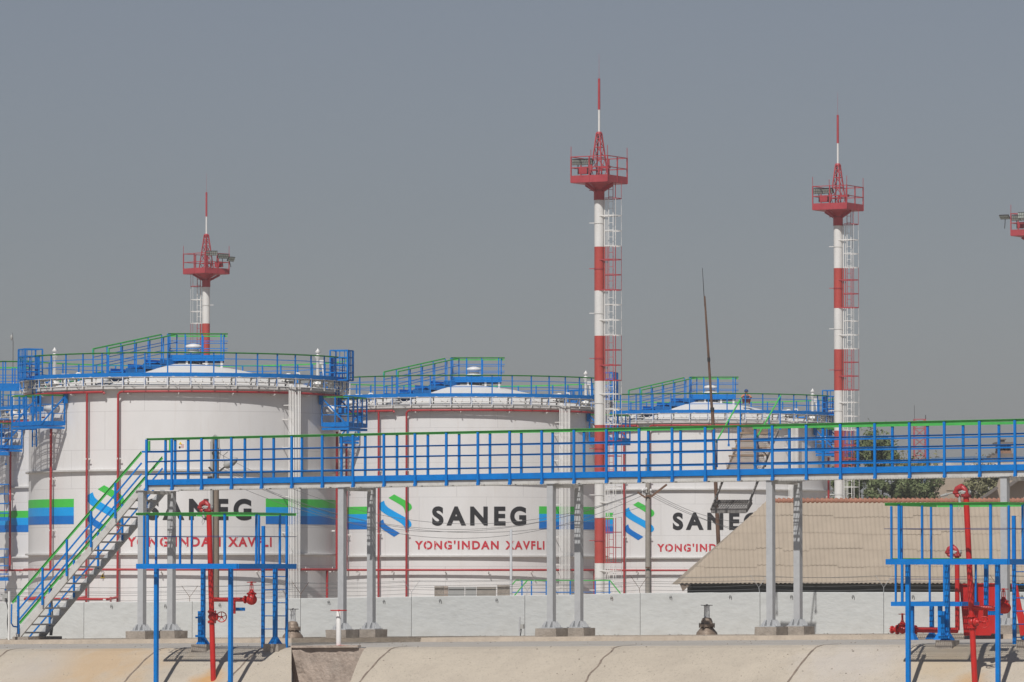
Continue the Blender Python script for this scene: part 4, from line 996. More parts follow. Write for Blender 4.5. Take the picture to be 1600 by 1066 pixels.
def place(T, px, Y):
    X = (px-800)/F*Y; T.location = (X, Y, 0); T.rotation_euler = (0, 0, -atan2(X, Y))
T1 = tank('largest and nearest white tank, behind the grey stair at the left')
T2 = copy_tree(T1); T2['label'] = 'white tank in the middle, its lettering framed between two pairs of grey columns'
T3 = copy_tree(T1); T3['label'] = 'white tank partly hidden by the beige shed roof, right of the tallest mast'
T0 = copy_tree(T1); T0['label'] = 'white tank at the left edge, mostly hidden behind the large left tank'
place(T1, 288, 203.6); place(T2, 728, 226.2); place(T3, 1099, 248.3); place(T0, 192, 241)
# caged ladder in three flights on the farthest left tank
bpy.context.view_layer.update()
for (ya, yb) in ((655, 709), (757, 811), (858, 905)):
    mb = MB(); Yl = 236.0
    za, zb = P(0, ya, Yl).z, P(0, yb, Yl).z; X_ = lambda px: P(px, 800, Yl).x
    for x_ in (-4, 7, 13): mb.tube([(X_(x_), Yl, za), (X_(x_), Yl, zb)], .014, 5)
    for k in range(4):
        z = za+(zb-za)*k/3.6; mb.beam((X_(-14), Yl, z), (X_(13.5), Yl, z), .5, .045)
    mb.beam((X_(-16), Yl, zb), (X_(14), Yl, zb), .7, .16)
    mb.tube([(X_(9), Yl, zb), (X_(9), Yl, zb-.45)], .01, 5); mb.lathe([(0, -.06), (.06, 0), (0, .06)], (X_(9), Yl, zb-.48), seg=8)
    lc = bpy.data.objects.new('caged_ladder', mb.mesh('caged_ladder', M['blue'])); COL.objects.link(lc); lc.parent = T0
    lc.matrix_parent_inverse = T0.matrix_world.inverted()
# warning triangle on the left tank
def on_tank(T, name, mb, mats): o = obj(name, mb, mats, T); return o
mb = MB(); al = aa(165); sheet(mb, al-1.2, al+1.2, -.20, .0, R+.003, .004, 1); mb = MB()
c = A(al, R+.02, -.16); a = radians(al); t_ = Vector((cos(a), sin(a), 0))
mb.prism([(-.10, 0), (.10, 0), (0, .18)], c, t_, Zv, .004); mb.cur = 1; mb.prism([(-.025, .03), (.03, .03), (.035, .07), (.01, .10), (0, .12), (-.03, .07)], c+Vector((sin(a), -cos(a), 0))*.008, t_, Zv, .003)
on_tank(T1, 'warning_sign', mb, [M['yellow'], M['dark']])
mb = MB()                                                       # low water manifold in front of the left tank
mb.tube(arc(aa(85), aa(192), R+1.2, -.97, 3), .055, 8)
for px in (85, 145, 192): mb.tube([A(aa(px), R+1.2, -.97), A(aa(px), R+.3, -.9)], .05, 8); flange(mb, A(aa(px)+1, R+1.2, -.97), Vector((1, 0, 0)), .1, .03)
on_tank(T1, 'manifold_pipe', mb, M['pipe_red'])
mb = MB()
for px in (110, 133, 188): mb.box(A(aa(px), R+1.2, -1.05), (.12, .15, .2))
on_tank(T1, 'manifold_support', mb, M['white'])

# roof bridge leaving the left tank
bw = root('roof_bridge', (-20.5, 205, ZBASE), 'blue bridge with green rails leaving the roof of the left tank towards the left edge', 'bridge')
Yb = 205.0; xa, xb_ = P(-60, 600, Yb).x, P(46, 600, Yb).x
zf = P(0, 606, Yb).z; zt = P(0, 566, Yb).z
mb = MB(); mb.beam((xa, Yb-.5, zf), (xb_, Yb-.5, zf), .03, .30); mb.beam((xa, Yb+.6, zf+.05), (xb_, Yb+.6, zf+.05), .03, .30); mb.beam((xa, Yb, zf+.1), (xb_, Yb, zf+.1), 1.0, .03); obj('deck', mb, M['blue'], bw, world=True)
mb = MB(); mb.beam((xa, Yb-.5, zt), (xb_, Yb-.5, zt), .006, .05); mb.beam((xa, Yb-.53, zt+.027), (xb_, Yb-.53, zt+.027), .06, .006); mb.beam((xa, Yb+.6, zt-.2), (xb_, Yb+.6, zt-.2), .006, .06); obj('handrail', mb, M['green'], bw, world=True)
for y, zz in ((-.5, (.32, .66)), (.6, (.3, .55))):
    for d in zz: mb = MB(); mb.beam((xa, Yb+y, zt-d-(.2 if y > 0 else 0)), (xb_, Yb+y, zt-d-(.2 if y > 0 else 0)), .012, .03); obj('mid_rail', mb, M['blue'], bw, world=True)
for px in (-34, -13, 6.5, 10.5, 30, 41): mb = MB(); X = P(px, 600, Yb).x; mb.box((X, Yb-.5, (zt+zf)/2), (.05, .05, zt-zf)); obj('post', mb, M['blue'], bw, world=True)
for px in (-20, 17, 21, 32): mb = MB(); X = P(px, 600, Yb).x; mb.box((X, Yb+.6, (zt+zf)/2-.1), (.05, .05, zt-zf-.2)); obj('post', mb, M['blue'], bw, world=True)

# ------------------------------------------------------------------ lightning masts
def mast(label, side=1, beta=29.5, group='red and white lightning masts', pz=16.4, wpl=1.74, zz=None, base=-1.8):
    T = root('lightning_mast', (0, 0, 0), label, 'mast', group)
    b = radians(beta); ex = Vector((cos(b), -sin(b), 0)); ey = Vector((sin(b), cos(b), 0)); BX = (ex, ey, Zv)
    cuts = [base, .45, 2.35, 4.28, 6.25, 8.1, 10.0, 11.9, 13.75, 15.75]     # alternate white, red ...
    mb = MB()
    for i in range(len(cuts)-1):
        mb.cur = i % 2; mb.lathe([(.205, cuts[i]), (.205, cuts[i+1])], seg=20)
    mb.cur = 0; obj('mast', mb, [M['white'], M['tower_red']], T)
    cd = MB()
    for i in range(len(cuts)-1):
        cd.cur = i % 2
        for x in (.235, .33): cd.tube([(x*side, -.10, cuts[i]), (x*side, -.10, cuts[i+1])], .03 if x < .3 else .02, 6)
    obj('conduit', cd, [M['white'], M['tower_red']], T)
    fn = MB(); fn.lathe([(.225, 15.72), (.225, 16.18), (.30, 16.25), (.62, 16.42)], seg=20); 
    for k in range(4): q = radians(45+90*k); fn.beam((cos(q)*.2, sin(q)*.2, 16.1), (cos(q)*.8, sin(q)*.8, 16.40), .03, .12)
    obj('funnel', fn, M['plat_red'], T)
    h = wpl/2; z0 = 16.43
    pl = MB(); pl.box((0, 0, z0), (wpl, wpl, .04), BX)
    for s_ in (-1, 1): pl.box(ex*0+ey*h*s_+Zv*(z0+.14), (wpl+.02, .02, .30), BX); pl.box(ex*h*s_+Zv*(z0+.139), (.02, wpl-.03, .298), BX)
    po = obj('platform', pl, M['plat_red'], T)
    r_ = MB()
    for z in (z0+.62, z0+1.08):
        for s_ in (-1, 1): r_.box(ey*h*s_+Zv*z, (wpl, .03, .035), BX); r_.box(ex*h*s_+Zv*z, (.03, wpl, .035), BX)
    obj('guardrail', r_, M['plat_red'], po)
    for i in (-1, 0, 1):
        for j in (-1, 0, 1):
            if i == 0 and j == 0: continue
            mb = MB(); corner = i and j
            mb.box(ex*h*i+ey*h*j+Zv*(z0+.55), (.045, .045, 1.1), BX)
            if corner: mb.tube([ex*h*i+ey*h*j+Zv*(z0+1.0), ex*h*i+ey*h*j+Zv*(z0+1.52)], .014, 5)
            obj('post', mb, M['plat_red'], po)
    sp = MB(); zs0, zs1 = z0+.02, 18.55
    leg = lambda i, j, z: ex*i*(.30-.22*(z-zs0)/(zs1-zs0))+ey*j*(.30-.22*(z-zs0)/(zs1-zs0))+Zv*z
    for i in (-1, 1):
        for j in (-1, 1): sp.beam(leg(i, j, zs0), leg(i, j, zs1), .045, .045, ex)
    zl = [zs0, zs0+.55, zs0+1.05, zs0+1.5, zs1-.25, zs1]
    for k in range(1, len(zl)):
        for (p, q) in (((-1,-1),(1,-1)), ((1,-1),(1,1)), ((1,1),(-1,1)), ((-1,1),(-1,-1))):
            sp.beam(leg(*p, zl[k]), leg(*q, zl[k]), .025, .03); sp.beam(leg(*p, zl[k-1]), leg(*q, zl[k]), .02, .025)
    sp.lathe([(.11, 18.50), (.11, 18.60), (0, 18.6)], seg=10)
    obj('lattice_spire', sp, M['plat_red'], T)
    rd = MB(); rd.tube([(0, 0, 18.55), (0, 0, 19.55)], .045, 8); rd.cur = 1; rd.tube([(0, 0, 19.54), (0, 0, 20.85)], [.055, .05], 8); rd.tube([(0, 0, 20.8), (0, 0, 21.9)], [.006, .003], 5)
    obj('lightning_rod', rd, [M['white'], M['plat_red']], T)
    # ladder with safety cage on the shade side
    for i in range(len(cuts)):
        a_, b_ = cuts[i], (cuts+[16.5])[i+1]
        lm = MB(); mt = M['white'] if i % 2 == 0 else M['plat_red']
        for x in (.40, .58): lm.beam((x*side, -.2 if side > 0 else .1, a_), (x*side, -.2 if side > 0 else .1, b_), .03, .03, Vector((0,1,0)))
        z = a_+.1
        while z < b_: lm.tube([(.40*side, -.2, z), (.58*side, -.2, z)], .010, 5); z += .30
        lo = obj('ladder', lm, mt, T)
        cgm = MB(); z = a_+.02
        while z < b_-.3:
            pts = [((.46+.47*cos(q))*side, -.15+.42*sin(q), z) for q in [radians(x) for x in range(-120, 121, 24)]]
            for p, q in zip(pts, pts[1:]): cgm.beam(p, q, .005, .032)
            if int((z-cuts[0])*2) % 3 == 0: cgm.beam((.0, -.2, z), (.5*side, -.2, z), .03, .05)
            z += .64
        for q in (-62, 0, 62): q = radians(q); cgm.tube([((.46+.47*cos(q))*side, -.15+.42*sin(q), a_), ((.46+.47*cos(q))*side, -.15+.42*sin(q), b_)], .011, 5)
        obj('safety_cage', cgm, mt, lo)
        cl = MB(); cl.lathe([(.225, (a_+b_)/2-.02), (.225, (a_+b_)/2+.02)], seg=20); cl.beam((-.42, -.02, (a_+b_)/2), (-.2, -.02, (a_+b_)/2), .02, .03); obj('clamp', cl, mt, T)
    return T, (ex, ey, h, z0)
def floodlight(T, bx, x, y, z, w_=.62, h_=.26, tilt=.5, yaw=0):
    ex, ey, h, z0 = bx; c = ex*x+ey*y+Zv*z; q = Matrix.Rotation(yaw, 3, 'Z'); fx = q @ ex; fy = q @ ey
    nrm = (-fy*cos(tilt)-Zv*sin(tilt)).normalized(); up = fx.cross(nrm).normalized()
    if up.z < 0: up = -up
    m = MB(); m.box(c, (w_, .07, h_), (fx, nrm, up)); m.tube([c-nrm*.04, c-nrm*.12-Zv*.2, Vector((c.x, c.y, z0+.35))], .02, 6)
    o = obj('floodlight', m, M['dark'], T)
    g_ = MB(); 
    for i in range(6):
        for j in range(2): g_.box(c+nrm*.04+fx*(w_/6*(i-2.5))+up*h_*(j-.5)*.46, (w_/6*.82, .015, h_*.38), (fx, nrm, up))
    obj('lens', g_, M['lamp'], o)
MA, BA = mast('tallest red and white mast with a boxy top platform, between middle and right tanks')
for (x, y, yaw) in ((-.18, -.7, 0), (-.62, -.72, .5)): floodlight(MA, BA, x, y, 17.30, w_=.5, yaw=yaw)
cb = MB(); ex, ey, h, z0 = BA; cb.box(ex*-.45+ey*-.5+Zv*16.95, (.4, .25, .3), (ex, ey, Zv)); cb.tube([ex*.3+ey*-.6+Zv*16.45, ex*.32+ey*-.6+Zv*17.1], .04, 6); cb.box(ex*.55+ey*-.5+Zv*17.05, (.5, .1, .1), (ex, ey, Zv)); obj('control_box', cb, M['plat_red'], MA)
MB2 = copy_tree(MA); MB2['label'] = 'red and white mast with a boxy top platform, at the right end of the tanks'
MC = copy_tree(MA); MC['label'] = 'red and white mast with several floodlights rising behind the large left tank'
MD = copy_tree(MA); MD['label'] = 'red mast platform with floodlights cut off by the right edge'
for T, px, Y, dz in ((MA, 936.5, 215, 0), (MB2, 1310.5, 236, .35), (MC, 321.5, 276, -.25), (MD, 1618, 251, .15)):
    T.location = ((px-800)/F*Y, Y, dz)
for o in list(MC.children):
    if o.name.startswith('floodlight'):
        for c in list(o.children): bpy.data.objects.remove(c)
        bpy.data.objects.remove(o)
MC.rotation_euler = (0, 0, radians(164.5)); MC.scale = (1, 1, 1)
bC = (-BA[0], -BA[1], BA[2], BA[3])
rot = Matrix.Rotation(-radians(164.5), 3, 'Z')
exw = Vector((1, 0, 0)); bC = (rot @ exw, rot @ Vector((0, 1, 0)), BA[2], BA[3])
floodlight(MC, bC, -.05+.4, -.95, 17.50); floodlight(MC, bC, .95, -.7, 17.35, yaw=.5); floodlight(MC, bC, 1.35, -.3, 17.22, w_=.5, yaw=.9)
bD = BA
floodlight(MD, bD, -1.15, -1.0, 17.35, .5, .28, .9); floodlight(MD, bD, -.1, -1.05, 17.4, .6, .3, .2)

# ------------------------------------------------------------------ shed with asbestos-cement hip roof
sh = root('storage_shed', (14, 210, -1.85), 'low shed with a beige corrugated hip roof and a terracotta ridge, behind the white wall', 'shed')
Ye, Yr = 142.0, 144.8
eL = P(1059, 912, Ye); eR = P(1700, 914, Ye); rL_ = P(1197, 783, Yr); rR_ = P(1700, 781, Yr+.0)
pitch = .124; na = 10
prof_c = lambda x: .0105*cos(2*pi*x/pitch)
rows_ = 5; mb = MB()
Xs = []; x = eL.x
while x < eR.x: Xs.append(x); x += pitch/8
rd_ = random.Random(3)
for rI in range(rows_):
    t0, t1 = rI/rows_, (rI+1)/rows_+.04
    vs = []; fs = []; cnt = 0; prev = False
    sheetoff = {}
    for x in Xs:
        # hip line: minimum t at which the roof exists is bounded above by the hip
        tmax = (x-eL.x)/(rL_.x-eL.x)
        a, b = t0, min(t1, max(0, tmax))
        if rI == rows_-1: b = min(1.0, tmax)
        k = int((x-eL.x)/(pitch*6)); sheetoff.setdefault((k, rI), (rd_.uniform(-.02, .02), rd_.uniform(0, .02)))
        so_, sl_ = sheetoff[(k, rI)]
        aa_ = max(0, a+(so_ if rI else 0))
        if b-aa_ < .005: prev = False; continue
        for t, lift in ((aa_, .009+sl_*.7), ((aa_+b)/2, .008), (b, .0)):
            p = Vector((x, Ye+(Yr-Ye)*t, eL.z+(rL_.z-eL.z)*t)); p.z += prof_c(x-eL.x)+lift; vs.append(p)
        i = cnt; cnt += 1
        if prev: fs += [((i-1)*3+q, i*3+q, i*3+q+1, (i-1)*3+q+1) for q in (0, 1)]
        prev = True
    mb.add(vs, fs, True)
ro = obj('roof', mb, M['asb'], sh, world=True)
# thickness at the overlaps and eave
mb = MB()
for x0, x1 in zip(Xs, Xs[1:]):
    z0_, z1_ = eL.z+prof_c(x0-eL.x)+.02, eL.z+prof_c(x1-eL.x)+.02
    mb.add([(x0, Ye, z0_), (x1, Ye, z1_), (x1, Ye, z1_-.012), (x0, Ye, z0_-.012)], [(3,2,1,0)])
obj('roof_edge', mb, M['asb'], ro, world=True)
mb = MB()
hp0 = eL+Vector((0, 0, .03)); hp1 = rL_+Vector((0, 0, .03))
vs = [eL+Vector((0, .0, -.03)), rL_+Vector((0, 0, -.03)), Vector((eL.x, 2*Yr-Ye, eL.z-.03))]
mb.add(vs, [(0, 1, 2)]); vs = [Vector((eL.x, 2*Yr-Ye, eL.z-.03)), rL_+Vector((0, .0, -.03)), rR_+Vector((0, 0, -.03)), Vector((eR.x, 2*Yr-Ye, eL.z-.03))]
mb.add(vs, [(0, 1, 2, 3)]); obj('roof_back', mb, M['asb'], sh, world=True)
rc = MB(); x = rL_.x+.05; zR = rL_.z
while x < rR_.x:
    rc.lathe([(.06, 0), (.095, .02), (.09, .06), (.06, .13), (.06, .15)], (x, Yr, zR-.0), Vector((1, 0, 0)), 12, a0=0, a1=2*pi)
    x += .135
obj('ridge_cap', rc, M['ridge'], ro, world=True)
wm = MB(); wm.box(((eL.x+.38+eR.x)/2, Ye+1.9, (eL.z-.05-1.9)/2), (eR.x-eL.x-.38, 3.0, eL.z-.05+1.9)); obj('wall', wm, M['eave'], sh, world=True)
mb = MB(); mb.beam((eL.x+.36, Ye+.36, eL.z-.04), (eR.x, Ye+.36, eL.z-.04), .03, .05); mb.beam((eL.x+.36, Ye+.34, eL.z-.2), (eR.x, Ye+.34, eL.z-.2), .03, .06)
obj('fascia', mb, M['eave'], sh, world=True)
mb = MB(); mb.prism([(0, 0), (.3, 0), (.08, -.2)], eL+Vector((.06, .05, -.02)), Vector((1,0,0)), Zv, -.04); obj('rafter_end', mb, M['wood'], sh, world=True)

# ------------------------------------------------------------------ poles and wires behind the wall
def pole(label, px, yt, Y, r0, r1, mt, name='utility_pole'):
    b = P(px, 930, Y); b.z = -1.9; t = P(px, yt, Y); R_ = root(name, b, label, 'pole', None)
    mb = MB(); mb.tube([b, (b+t)/2, t], [r0, (r0+r1)/2, r1], 12); obj('shaft', mb, mt, R_, world=True); return R_, t
YP = 150.0
u1, t1 = pole('weathered utility pole with a tilted street lamp behind the left part of the walkway', 337.5, 682, YP, .10, .085, M['wood'])
mb = MB(); mb.tube([P(331, 935, YP-.12), P(331, 690, YP-.12)], .045, 8); mb.tube([P(331, 700, YP-.1), P(331, 684, YP-.1), P(336, 679, YP-.1), P(342, 684, YP-.1), P(342, 700, YP-.1)], .03, 6); obj('stub', mb, M['lampgrey'], u1, world=True)
mb = MB()
mb.beam(P(326, 730, YP-.15), P(334, 738, YP-.15), .04, .05); mb.beam(P(341, 738, YP-.15), P(352, 729, YP-.15), .04, .05); mb.box(P(328, 747, YP-.15), (.14, .12, .10)); mb.beam(P(331, 708, YP-.15), P(343, 708, YP-.15), .05, .06)
obj('bracket', mb, M['dark'], u1, world=True)
mb = MB(); a, b = P(350, 730, YP-.2), P(370, 716.5, YP-.2); mb.lathe([(0, 0), (.07, .02), (.12, .12), (.12, .3), (.08, .42), (.03, .47), (0, .48)], a, (b-a), 12); obj('street_lamp', mb, M['lampgrey'], u1, world=True)
mb = MB(); mb.tube([P(343, 700, YP-.1), P(345, 703, YP-.1), P(343, 718, YP-.1), P(351, 723, YP-.1), P(349, 712, YP-.1), P(356, 706, YP-.1)], .008, 5); obj('lamp_cable', mb, M['blackplastic'], u1, world=True)
u2, t2_ = pole('weathered concrete pole with two rusty angled arms in front of the right tank', 1012.5, 716, YP-2, .085, .07, M['cpole'])
mb = MB(); mb.beam(P(996, 769, YP-2.1), P(1009, 778, YP-2.1), .04, .05); mb.beam(P(1015, 778, YP-2.1), P(1042, 757, YP-2.1), .05, .06)
mb.beam(P(1008.5, 775, YP-2.1), P(1017, 775, YP-2.1), .02, .05); mb.beam(P(1008.5, 887, YP-2.12), P(1017, 887, YP-2.12), .02, .04); obj('arm', mb, M['rust'], u2, world=True)
mb = MB()
for (x, y) in ((1004, 767), (1010, 765), (1017, 767)): mb.tube([P(x, y+5, YP-2.1), P(x, y, YP-2.1)], .012, 5); mb.lathe([(.03, 0), (.035, .03), (.015, .06)], P(x, y, YP-2.1), Zv, 8)
obj('insulator', mb, M['white'], u2, world=True)
ow = root('overhead_wires', P(670, 930, YP), 'thin dark overhead wires sagging between the two weathered poles and on to the right', 'wires')
def owire(a, b, sag, Ya=YP-.2, Yb=YP-2.1):
    p, q = P(*a, Ya), P(*b, Yb); pts = []
    for k in range(33):
        t = k/32; v = p.lerp(q, t); v.z -= sag*4*t*(1-t); pts.append(v)
    mb = MB(); mb.tube(pts, .006, 4, caps=False); obj('wire', mb, M['wire'], ow, world=True)
owire((341, 708), (1004, 768), 1.45); owire((333, 725), (1010, 766), 1.5); owire((341, 746), (996, 770), 1.35); owire((352, 730), (1017, 768), 1.7); owire((343, 735), (1009, 790), 1.25)
owire((1004, 768), (1260, 838), .35, YP-2.1, YP-1); owire((1017, 768), (1260, 806), .5, YP-2.1, YP-1); owire((1017, 772), (1260, 858), .2, YP-2.1, YP-1)
# leaning rusty mast
lm_, _ = None, None
YL = 152.0
b = P(1124, 880, YL); m1 = P(1113, 640, YL); m2 = P(1106, 540, YL); m3 = P(1101, 463, YL); m4 = P(1097.5, 419, YL)
rt = root('leaning_pole', b, 'thin rusty leaning pole standing out against the sky over the right tank', 'pole')
mb = MB(); mb.tube([P(1126, 925, YL), b, m1], [.065, .065, .052], 10); mb.tube([m1+Zv*-.5+Vector((.02,0,0)), m2, m3], [.042, .034, .024], 8); obj('shaft', mb, M['rust'], rt, world=True)
mb = MB(); mb.tube([m3+Zv*-.3, m4], [.014, .008], 6); obj('tip_rod', mb, M['dark'], rt, world=True)
mb = MB()
for p, q in ((m1, .06), (P(1107.5, 562, YL), .045)): mb.lathe([(q, -.06), (q, .06)], p, (m3-m1), 10)
obj('clamp', mb, M['dark'], rt, world=True)
# grey tube pole
b = P(798.5, 930, 147.0); b.z = -1.85; t = P(798.5, 827, 147.0); mb = MB(); mb.lathe([(.037, 0), (.037, t.z-b.z), (0, t.z-b.z)], b, Zv, 12)
lone('tube_post', mb, M['galv'], b, 'thin plain grey post at the right end of the row of old blocks', 'post')
# concrete blocks behind the wall
YB = 148.0
for (xa, xb_, ya, mt, lb) in ((679, 693.5, 916, 'footing', 'pale concrete block behind the white wall, left end of its row'), (694, 700, 916, 'pit', 'narrow brown block behind the wall, second from the left of its row'), (700.5, 725.5, 917, 'lampgrey', 'dark grey metal box behind the white wall, left of the middle of its row'),
                          (727, 744, 917, 'lampgrey', 'short grey metal box behind the wall, middle of its row'), (745, 775, 917, 'cpole', 'brownish concrete block with a rusty stain, right of the grey metal boxes'), (777, 797, 914.5, 'footing', 'tallest concrete block in the row behind the wall, next to the thin grey post')):
    a = P(xa, ya, YB); b = P(xb_, ya, YB); mb = MB(); zt = a.z; mb.box(((a.x+b.x)/2, YB, (zt-1.9)/2), (b.x-a.x, .5, zt+1.9)); mb.box(((a.x+b.x)/2, YB-.26, zt-.04), (b.x-a.x-.01, .03, .05))
    lone('block', mb, M[mt], ((a.x+b.x)/2, YB, -1.85), lb, 'block')
# rails of the dike crossing
cr = root('crossover_stair', P(870, 925, 188), 'low green topped railing above the white wall, left of the tallest mast\'s foot', 'railing')
YC = 190.0
mb = MB()
for dy, o_ in ((0, 0), (-.9, 9)):
    pts = [P(783+o_*2, 934, YC+dy), P(806+o_*2, 907, YC+dy), P(953, 907, YC+dy), P(973, 932, YC+dy)]
    for p, q in zip(pts, pts[1:]): mb.beam(p, q, .045, .045)
obj('handrail', mb, M['green'], cr, world=True)
mb = MB(); mb.beam(P(792, 925.5, YC), P(955, 925.5, YC), .03, .03); mb.beam(P(810, 925.5, YC-.9), P(955, 925.5, YC-.9), .03, .03); obj('mid_rail', mb, M['blue'], cr, world=True)
for px in (815.5, 830.5, 853.5, 891, 903, 930, 952): mb = MB(); p = P(px, 907, YC-.4); mb.box((p.x, p.y, (p.z-1.85)/2), (.05, .05, p.z+1.85)); obj('post', mb, M['blue'], cr, world=True)

# ------------------------------------------------------------------ worker crouching on the right tank's roof
def worker():
    T = T3.location; a = P(1166, 632, T.y-2.2); h = Vector((a.x, a.y, a.z))
    R_ = root('person', h, 'person crouching on a tank roof in dark blue cap, orange sleeves and dark red trousers', 'person'); R_.scale = (.84, .84, .78)
    me = bpy.data.meshes.new('body'); V = []; E = []; RD = []
    def v(x, y, z, r): V.append((x, y, z)); RD.append(r); return len(V)-1
    pel = v(0, .1, .22, .15); ch = v(0, .0, .50, .16); nk = v(0, -.04, .64, .06); hd = v(0, -.05, .76, .10); hd2 = v(0, -.05, .82, .09)
    E += [(pel, ch), (ch, nk), (nk, hd), (hd, hd2)]
    for s_ in (-1, 1):
        sh_ = v(.17*s_, 0, .56, .06); el = v(.30*s_, -.12, .42, .05); wr_ = v(.16*s_, -.30, .36, .04); hn = v(.12*s_, -.36, .34, .035); E += [(ch, sh_), (sh_, el), (el, wr_), (wr_, hn)]
        kn = v(.20*s_, -.28, .38, .075); an = v(.17*s_, -.12, .08, .055); ft = v(.18*s_, -.30, .03, .045); hp = v(.1*s_, .06, .2, .11); E += [(pel, hp), (hp, kn), (kn, an), (an, ft)]
    me.from_pydata(V, E, []); me.materials.append(M['skin']); me.materials.append(M['maroon']); me.materials.append(M['orange'])
    b = bpy.data.objects.new('body', me); COL.objects.link(b); b.parent = R_
    sk = b.modifiers.new('skin', 'SKIN')
    for i, r in enumerate(RD): me.skin_vertices[0].data[i].radius = (r, r)
    me.skin_vertices[0].data[pel].use_root = True
    su = b.modifiers.new('sub', 'SUBSURF'); su.levels = 1; su.render_levels = 2
    dg = bpy.context.evaluated_depsgraph_get(); dg.update()
    m2 = bpy.data.meshes.new_from_object(b.evaluated_get(dg)); b.modifiers.clear(); b.data = m2; m2.name = 'body'
    while len(m2.materials) < 3: m2.materials.append(M['maroon'])
    for p in m2.polygons:
        c = p.center; p.use_smooth = True
        p.material_index = 0
        if c.z < .34 or (abs(c.x) > .12 and c.y < -.13 and c.z < .46 and c.y > -.34): p.material_index = 1
        elif c.z < .64: p.material_index = 2
        if c.z >= .3 and c.y < -.30 and abs(c.x) < .2: p.material_index = 0
    cp = MB(); cp.lathe([(.115, -.02), (.12, .03), (.10, .09), (.05, .13), (0, .14)], (0, -.05, .80), Zv, 14); cp.lathe([(0, 0), (.09, 0), (.09, .012), (0, .014)], (0, -.14, .79), Zv, 12); obj('cap', cp, M['navy'], R_)
    v_ = MB(); v_.lathe([(.175, 0), (.19, .12), (.18, .24)], (0, .03, .30), Zv, 14); obj('vest', v_, M['navy'], R_)
worker()

# ------------------------------------------------------------------ far background at the right
def bush(label, cx, cy, Y, w_, h_, n, mt, seed, bottom=None, name='bush', cat='bush', leaf=.16, dep=2.5, group='shrubs beyond the shed roof', trunk=True):
    rnd = random.Random(seed); c = P(cx, cy, Y); b = Vector((c.x, Y, -1.85))
    R_ = root(name, b, label, cat, group)
    mb = MB(); clumps = []
    for i in range(26):
        q = rnd.uniform(0, 2*pi); rr_ = sqrt(rnd.random()); clumps.append((c+Vector((cos(q)*rr_*w_/2*.85, rnd.uniform(-dep/2, dep/2), sin(q)*rr_*h_/2*.85)), rnd.uniform(.22, .42)*h_*.5))
    vs = []; fs = []
    for i in range(n):
        cl, r = clumps[rnd.randrange(len(clumps))]
        d = Vector((rnd.gauss(0, 1), rnd.gauss(0, 1), rnd.gauss(0, 1))); d.normalize(); p = cl+d*r*(rnd.random()**.33)
        if rnd.random() < .06: p = p+Zv*rnd.uniform(0, .8)
        a = Vector((rnd.gauss(0, 1), rnd.gauss(0, 1), rnd.gauss(0, 1))).normalized(); e = a.cross(d).normalized() if a.cross(d).length > .01 else Vector((1,0,0))
        l = leaf*rnd.uniform(.6, 1.4); k = len(vs); vs += [p-a*l, p+e*l*.4, p+a*l, p-e*l*.4]; fs.append((k, k+1, k+2, k+3))
    mb.add(vs, fs); obj('foliage', mb, mt, R_, world=True)
    tm = MB()
    for i in range(5):
        cl, r = clumps[i]; tm.tube([b+Vector((rnd.uniform(-.3, .3), 0, 0)), (b+cl)/2+Vector((rnd.uniform(-.3, .3), 0, 0)), cl], [.10, .06, .03], 6)
    obj('trunk', tm, M['bark'], R_, world=True)
YT = 270.0
bush('tall dark green bush behind the rightmost full mast', 1360, 715, YT, 2.9, 2.7, 9000, M['leaf1'], 1, leaf=.10)
bush('broad dark bush directly above the terracotta ridge, left half', 1375, 762, YT-2, 4.6, 1.9, 9000, M['leaf1'], 2, leaf=.10)
bush('low spreading bush left of the grey block wall', 1432, 758, YT-1, 2.7, 2.2, 7000, M['leaf1'], 3, leaf=.10)
bush('olive green shrub between the shed ridge and the small lattice mast', 1435, 735, YT+2, 2.8, 1.0, 3500, M['leaf2'], 4, leaf=.10)
bush('small green shrub above the leaning dark roof, right of the block wall', 1538, 757, YT+3, 2.6, 1.9, 6000, M['leaf2'], 5, leaf=.10)
bush('thin bush just right of the right tank behind the mast ladder', 1318, 760, YT+1, 1.2, 2.4, 3500, M['leaf1'], 6, leaf=.10)
mb = MB(); YK = 275.0; a, b = P(1455, 745, YK), P(1522, 745, YK)
mb.box(((a.x+b.x)/2, YK, (a.z-1.9)/2), (b.x-a.x, .3, a.z+1.9)); mb.box(((a.x+b.x)/2+.3, YK-.17, P(1480, 765, YK).z), (b.x-a.x-1, .05, .10))
lone('block_wall', mb, M['blockwall'], ((a.x+b.x)/2, YK, -1.85), 'weathered beige block wall seen between the bushes over the shed ridge', 'wall')
hb = root('house', P(1600, 800, 262), 'old beige building with a dark sloping roof behind the rightmost grey column', 'house')
Yh = 262.0
mb = MB(); pts = [(1522, 790), (1556, 766), (1562, 748), (1600, 745), (1680, 745), (1680, 800), (1522, 800)]
o = P(1522, 800, Yh); sc = Yh/F; poly = [((x-1522)*sc, (800-y)*sc) for x, y in pts][::-1]; poly = [((x-1522)*sc, (800-y)*sc) for x, y in pts]
mb.prism(poly, o, Vector((1,0,0)), Zv, -.4); obj('wall', mb, M['blockwall'], hb, world=True)
mb = MB(); mb.beam(P(1516, 791, Yh-.3), P(1558, 762, Yh-.3), .8, .12); mb.beam(P(1575, 760, Yh-.3), P(1600, 742, Yh-.3), .8, .14); mb.beam(P(1600, 742, Yh-.3), P(1650, 760, Yh-.3), .8, .14); obj('roof', mb, M['farroof'], hb, world=True)
